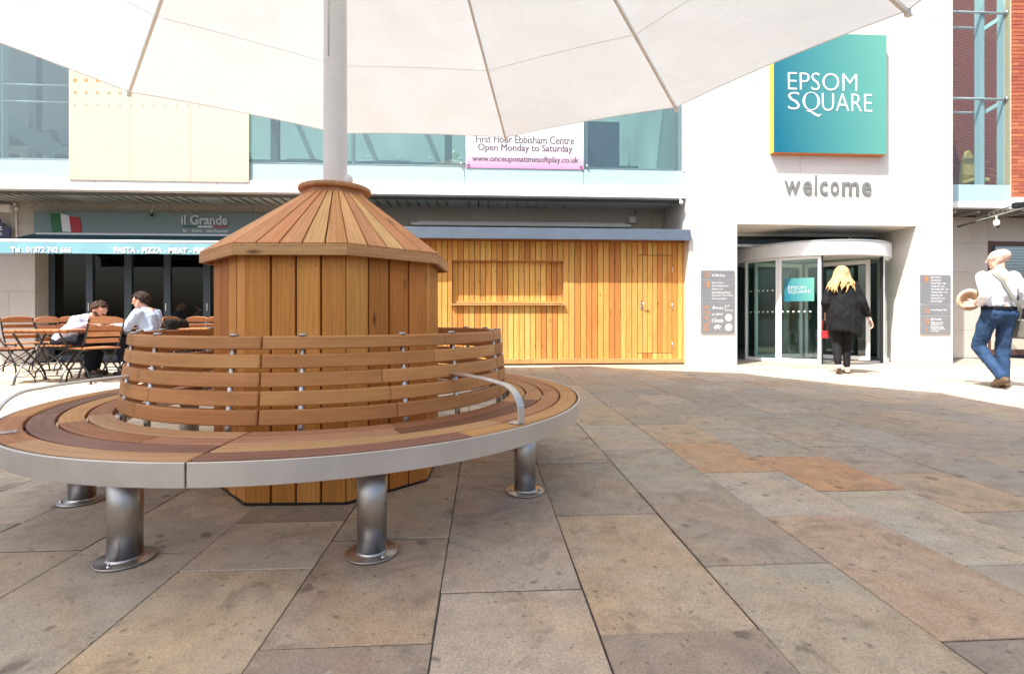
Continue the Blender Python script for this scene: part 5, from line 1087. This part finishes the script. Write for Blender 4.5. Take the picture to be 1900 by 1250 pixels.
blob('jeans', DENIM, mb_, [(hipL,.100,knL,.078),(knL,.076,anL+V3(0,.01,.0),.060),(hipR,.100,knR,.076),(knR,.075,anR+V3(0,0,-.01),.062),(hipL+V3(.01,-.015,.0),.112,hipR+V3(-.01,-.015,.0),.112),(hipL+V3(.015,0,.05),.106,hipR+V3(-.015,0,.05),.106)], .011, (), 3, None, .009, 11)
blob('shirt', SHIRTW, mb_, [(V3(-.055,0,1.04),.118,V3(-.065,0,1.28),.122),(V3(.055,0,1.04),.118,V3(.065,0,1.28),.122),(shL+V3(.04,0,-.01),.070,shR+V3(-.04,0,-.01),.070),(shL,.072,elL,.062),(elL,.060,wrL+V3(.01,-.05,.0),.042),(shR,.072,elR,.062),(elR,.06,wrR+V3(0,-.04,.03),.042),(V3(-.015,.0,1.44),.058,V3(.03,.0,1.445),.058),(V3(-.05,-.02,1.15),.112,V3(.05,-.02,1.15),.112)], .011, (), 4, None, .008, 9)
MB().tube([(.186*math.cos(R(t)), -.005+.124*math.sin(R(t)), .992) for t in range(0, 360, 12)], 0, closed=True, flat=(.012,.034), up=(0,0,1)).obj('belt', BLACKC, mb_, WM[mo.name])
for an, k in ((anL, 0), (anR, 1)):
    if k: cc = [(an+V3(0,-.03,-.045),.04,an+V3(0,.14,-.055),.032)]
    else: cc = [(an+V3(0,-.06,-.04),.042,an+V3(0,.11,-.115),.036),(an+V3(0,.0,-.02),.044,an+V3(0,.06,-.07),.04)]
    blob('shoe', LEATH, mb_, cc, .01)
gm = MB()
f, u, r = hf
for k in (-1, 1): gm.tube([hc+r*.033*k+f*.108+u*.003+(r*math.cos(t)*.02+u*math.sin(t)*.016) for t in [i*math.pi/5 for i in range(11)]], .002, 6); gm.tube([hc+r*.055*k+f*.10+u*.006, hc+r*.088*k+f*.0+u*.012], .002, 6)
gm.obj('glasses', GREYF, mb_, WM[mo.name])
sp_ = [V3(-.10,.0,1.462),V3(-.085,-.105,1.37),V3(-.02,-.142,1.22),V3(.07,-.150,1.06),V3(.165,-.105,.95),V3(.205,-.05,.86)]
bag = thing('shoulder_bag', 'grey canvas shoulder bag on a wide strap at the bald person\'s hip', 'bag', mp_); vs = curve(sp_, 5); vs += curve([V3(-.115,-.02,1.475),V3(-.11,.07,1.43)], 3)[1:] and []
MB().tube(vs, 0, flat=(.006,.045), up=(.7,.1,.7)).obj('strap', GREYC, bag, WM[mo.name])
Mb = WM[mo.name]@Matrix.Translation((.25,-.04,.74))@Matrix.Rotation(R(78), 4, 'Z'); MB().box((-.15,-.045,-.13),(.15,.045,.11)).obj('pouch', GREYC, bag, Mb, .025, None, 3); MB().box((-.153,-.052,-.03),(.153,-.046,.112)).obj('flap', GREYC, bag, Mb, .002)
ht = thing('sun_hat', 'round straw sun hat held out in the bald person\'s left hand', 'hat', mp_); Mh = WM[mo.name]@Matrix.Translation((-.21,.175,1.10))@Matrix.Rotation(R(-10), 4, 'Z')@Matrix.Rotation(R(-82), 4, 'X')@Matrix.Diagonal((.82,.82,.82,1))
MB().lathe([(.085,.09),(.10,.05),(.105,.012),(.17,.0),(.172,-.004),(.105,.004),(.095,.05),(.08,.084)], 36, (0,0), None, False).obj('brim', STRAW, ht, Mh); MB().lathe([(.001,.098),(.05,.098),(.086,.089)], 36, (0,0), None, False).obj('crown', STRAW, ht, Mh)
# --- seated men
def seated(px, yc, rz, label, hairm, shirt, trousers, lean, beard=False, reach=0.0, hfwd=(0,1,-.1), skin=SKIN):
    p = PD(px, yc); po_ = thing('person', label, 'person', (p.x, p.y, 0), rz)
    hip = V3(0,-.05,.51); ch_ = hip+V3(0,.43*math.sin(lean),.43*math.cos(lean)); sl, sr = ch_+V3(-.19,.02,.0), ch_+V3(.19,.02,.0)
    hc = ch_+V3(0,.07+.20*math.sin(lean*1.1),.20*math.cos(lean*.9)+.0); hcaps, hf = head(hc, hfwd, (0,.1+lean*.4,1))
    wl_, wr_ = V3(-.10,.46+reach*.0,.775), V3(.14,.44+reach,.785); el_, er_ = (sl+wl_)/2+V3(-.07,-.06,-.13), (sr+wr_)/2+V3(.08,-.05,-.10 if reach < .1 else -.02)
    kL, kR = V3(-.12,.40,.55), V3(.12,.40,.55); aL_, aR_ = V3(-.12,.30,.09), V3(.13,.42,.09)
    b = [(hip+V3(-.09,0,0),.09,kL,.06),(kL,.055,aL_,.04),(hip+V3(.09,0,0),.09,kR,.06),(kR,.055,aR_,.04),(hip,.13,hip.lerp(ch_,.5),.125),(hip.lerp(ch_,.5),.125,ch_,.13),(sl,.06,sr,.06),(ch_,.06,hc-V3(0,.02,.06),.055),(sl,.055,el_,.045),(el_,.043,wl_,.03),(sr,.055,er_,.045),(er_,.043,wr_,.03),(aL_,.038,aL_+V3(0,.14,-.05),.03),(aR_,.038,aR_+V3(0,.14,-.05),.03)]
    b = slim(b, .76)+[(ch_+V3(0,.02,.03),.053,hc-V3(0,.02,.06),.054),(wl_,.029,wl_.lerp(el_,.3),.032),(wr_,.029,wr_.lerp(er_,.3),.032)]
    b += hcaps+hand(wl_, (.35,.9,-.1), (.9,-.3,.2), (0,0,-1), .5)+hand(wr_, (-.35,.9,-.1), (-.9,-.3,.2), (0,0,-1), .5)
    bo = blob('body', skin, po_, b, .008); eyes(bo, hc, hf); f, u, r = hf
    blob('shirt', shirt, bo, [(hip+V3(-.05,0,.03),.135,ch_+V3(-.06,0,-.05),.14),(hip+V3(.05,0,.03),.135,ch_+V3(.06,0,-.05),.14),(sl+V3(.04,0,-.01),.082,sr+V3(-.04,0,-.01),.082),(sl,.078,el_,.068),(el_,.066,wl_.lerp(el_,.18),.045),(sr,.078,er_,.068),(er_,.066,wr_.lerp(er_,.18),.045),(ch_+V3(-.03,.03,.04),.064,ch_+V3(.03,.03,.04),.064)], .011, (), 4, None, .009, 9)
    blob('trousers', trousers, bo, [(hip+V3(-.09,0,0),.108,kL,.078),(kL,.076,aL_+V3(0,0,.02),.06),(hip+V3(.09,0,0),.108,kR,.078),(kR,.076,aR_+V3(0,0,.02),.06),(hip+V3(-.06,-.02,.0),.125,hip+V3(.06,-.02,.0),.125)], .012, (), 3, None, .007, 11)
    for an in (aL_, aR_): blob('shoe', SHOE, bo, [(an+V3(0,-.04,-.045),.04,an+V3(0,.15,-.052),.034)], .012)
    hh = [(hc-f*.022+u*.048,.093,hc-f*.048+u*.03,.091),(hc+f*.03+u*.085,.05,hc-f*.02+u*.09,.055),(hc-f*.07-u*.0,.055,hc-f*.062-u*.045,.042)]
    for k in (-1, 1): hh += [(hc+r*.065*k+f*.02+u*.055,.032,hc+r*.07*k-f*.03+u*.02,.032)]
    for k in (-1, 1): hh += [(hc+r*.074*k-f*.02+u*.03,.030,hc+r*.070*k-f*.04-u*.03,.024)]
    hh += [(hc+r*.03+f*.062+u*.078,.032,hc-r*.03+f*.062+u*.078,.032),(hc-f*.075+u*.02,.05,hc-f*.068-u*.06,.036)]
    rz_ = random.Random(px)
    for k in range(26): d = (f*rz_.uniform(-.6,.8)+r*rz_.uniform(-.8,.8)+u).normalized(); hh.append((hc+u*.04-f*.02+d*.085,.014,hc+u*.04-f*.01+d*.108,.006))
    blob('hair', hairm, bo, hh, .008, (), 1)
    if beard:
        bd = [(hc+f*.066-u*.09,.042,hc+f*.088-u*.09,.032)]
        for k in (-1, 1): bd += [(hc+r*.06*k+f*.01-u*.03,.026,hc+r*.04*k+f*.055-u*.085,.032)]
        bd += [(hc+r*.025+f*.102-u*.038,.012,hc-r*.025+f*.102-u*.038,.012)]
        blob('beard', hairm, bo, bd, .007, (), 2)
    return po_, hc
seated(128, 7.5, R(-94), 'bearded person in a lilac shirt leaning over the cafe table', BRHAIR, SHIRTL, NAVYC, .74, True, 0.0, (.15,1,-.32))
seated(280, 7.6, R(86), 'dark-haired person in a light blue shirt seated opposite the bearded one', DKHAIR, SHIRTB, NAVYC, .20, False, .14, (-.25,1,-.22))
seated(326, 10.9, R(-88), 'person in a blue shirt seated inside behind the folding door glass', BRHAIR, BLUESH, NAVYC, .12, False, 0, (.0,1,-.1))
seated(386, 11.0, R(70), 'person in a dull grey shirt seated inside, partly hidden by the kiosk', DKHAIR, GREYC, NAVYC, .30, False, 0, (.3,1,-.3))
p = PD(291, 7.62); jk = thing('jacket', 'black jacket hung over the chair back of the dark-haired person', 'jacket', (p.x, p.y, 0), R(88))
blob('jacket_cloth', BLACKC, jk, [(V3(-.2,-.29,.80),.05,V3(.2,-.29,.80),.05),(V3(-.2,-.31,.78),.05,V3(-.19,-.30,.5),.05),(V3(.2,-.31,.78),.05,V3(.19,-.30,.5),.05),(V3(0,-.31,.78),.055,V3(0,-.30,.5),.055),(V3(-.1,-.31,.78),.055,V3(-.1,-.30,.52),.055),(V3(.1,-.31,.78),.055,V3(.1,-.30,.48),.055)], .012, (), 4, None, .012, 10)
# person inside the revolving door, seen through the glass behind the blond one
def far_person():
    p = PD(1560, 10.9); o = thing('person', 'person in light blue jeans inside the doorway, mostly hidden by the blond one', 'person', (p.x, p.y, 0), R(185))
    hc = V3(0,.02,1.5); hcaps, hf = head(hc, (0,1,0)); hl, hr_ = V3(-.09,0,.86), V3(.09,0,.86)
    b = blob('body', SKIN, o, [(hl,.09,V3(-.09,.03,.47),.06),(V3(-.09,.03,.47),.06,V3(-.09,0,.08),.04),(hr_,.09,V3(.09,.03,.47),.06),(V3(.09,.03,.47),.06,V3(.09,0,.08),.04),(hl,.1,hr_,.1),(V3(0,0,.9),.13,V3(0,0,1.3),.13),(V3(-.17,0,1.32),.055,V3(.17,0,1.32),.055),(V3(0,0,1.32),.055,hc-V3(0,0,.06),.05),(V3(-.18,0,1.3),.05,V3(-.23,0,1.05),.043),(V3(-.23,0,1.05),.042,V3(-.22,.06,.8),.03),(V3(.18,0,1.3),.05,V3(.23,0,1.05),.043),(V3(.23,0,1.05),.042,V3(.22,.06,.8),.03)]+hcaps+hand(V3(-.22,.06,.79), (0,.1,-1), (0,1,0), (1,0,0), .4)+hand(V3(.22,.06,.79), (0,.1,-1), (0,1,0), (-1,0,0), .4), .009)
    blob('jeans', cloth('pale_denim', (.13,.24,.42), .3, 120), b, [(hl,.1,V3(-.09,.03,.47),.075),(V3(-.09,.03,.47),.075,V3(-.09,0,.1),.06),(hr_,.1,V3(.09,.03,.47),.075),(V3(.09,.03,.47),.075,V3(.09,0,.1),.06),(hl,.11,hr_,.11)], .013, (), 3, None, .006, 11)
    blob('top', NAVYC, b, [(V3(0,0,.95),.15,V3(0,0,1.28),.15),(V3(-.17,0,1.31),.07,V3(.17,0,1.31),.07),(V3(-.18,0,1.3),.065,V3(-.23,0,1.05),.055),(V3(.18,0,1.3),.065,V3(.23,0,1.05),.055)], .013)
    blob('hair', DKHAIR, b, [(hc+V3(0,-.02,.05),.094,hc+V3(0,-.045,.02),.092)], .01)
    for s in (-1, 1): blob('shoe', SHOE, b, [(V3(.09*s,-.03,.04),.04,V3(.09*s,.15,.033),.033)], .012)
far_person()
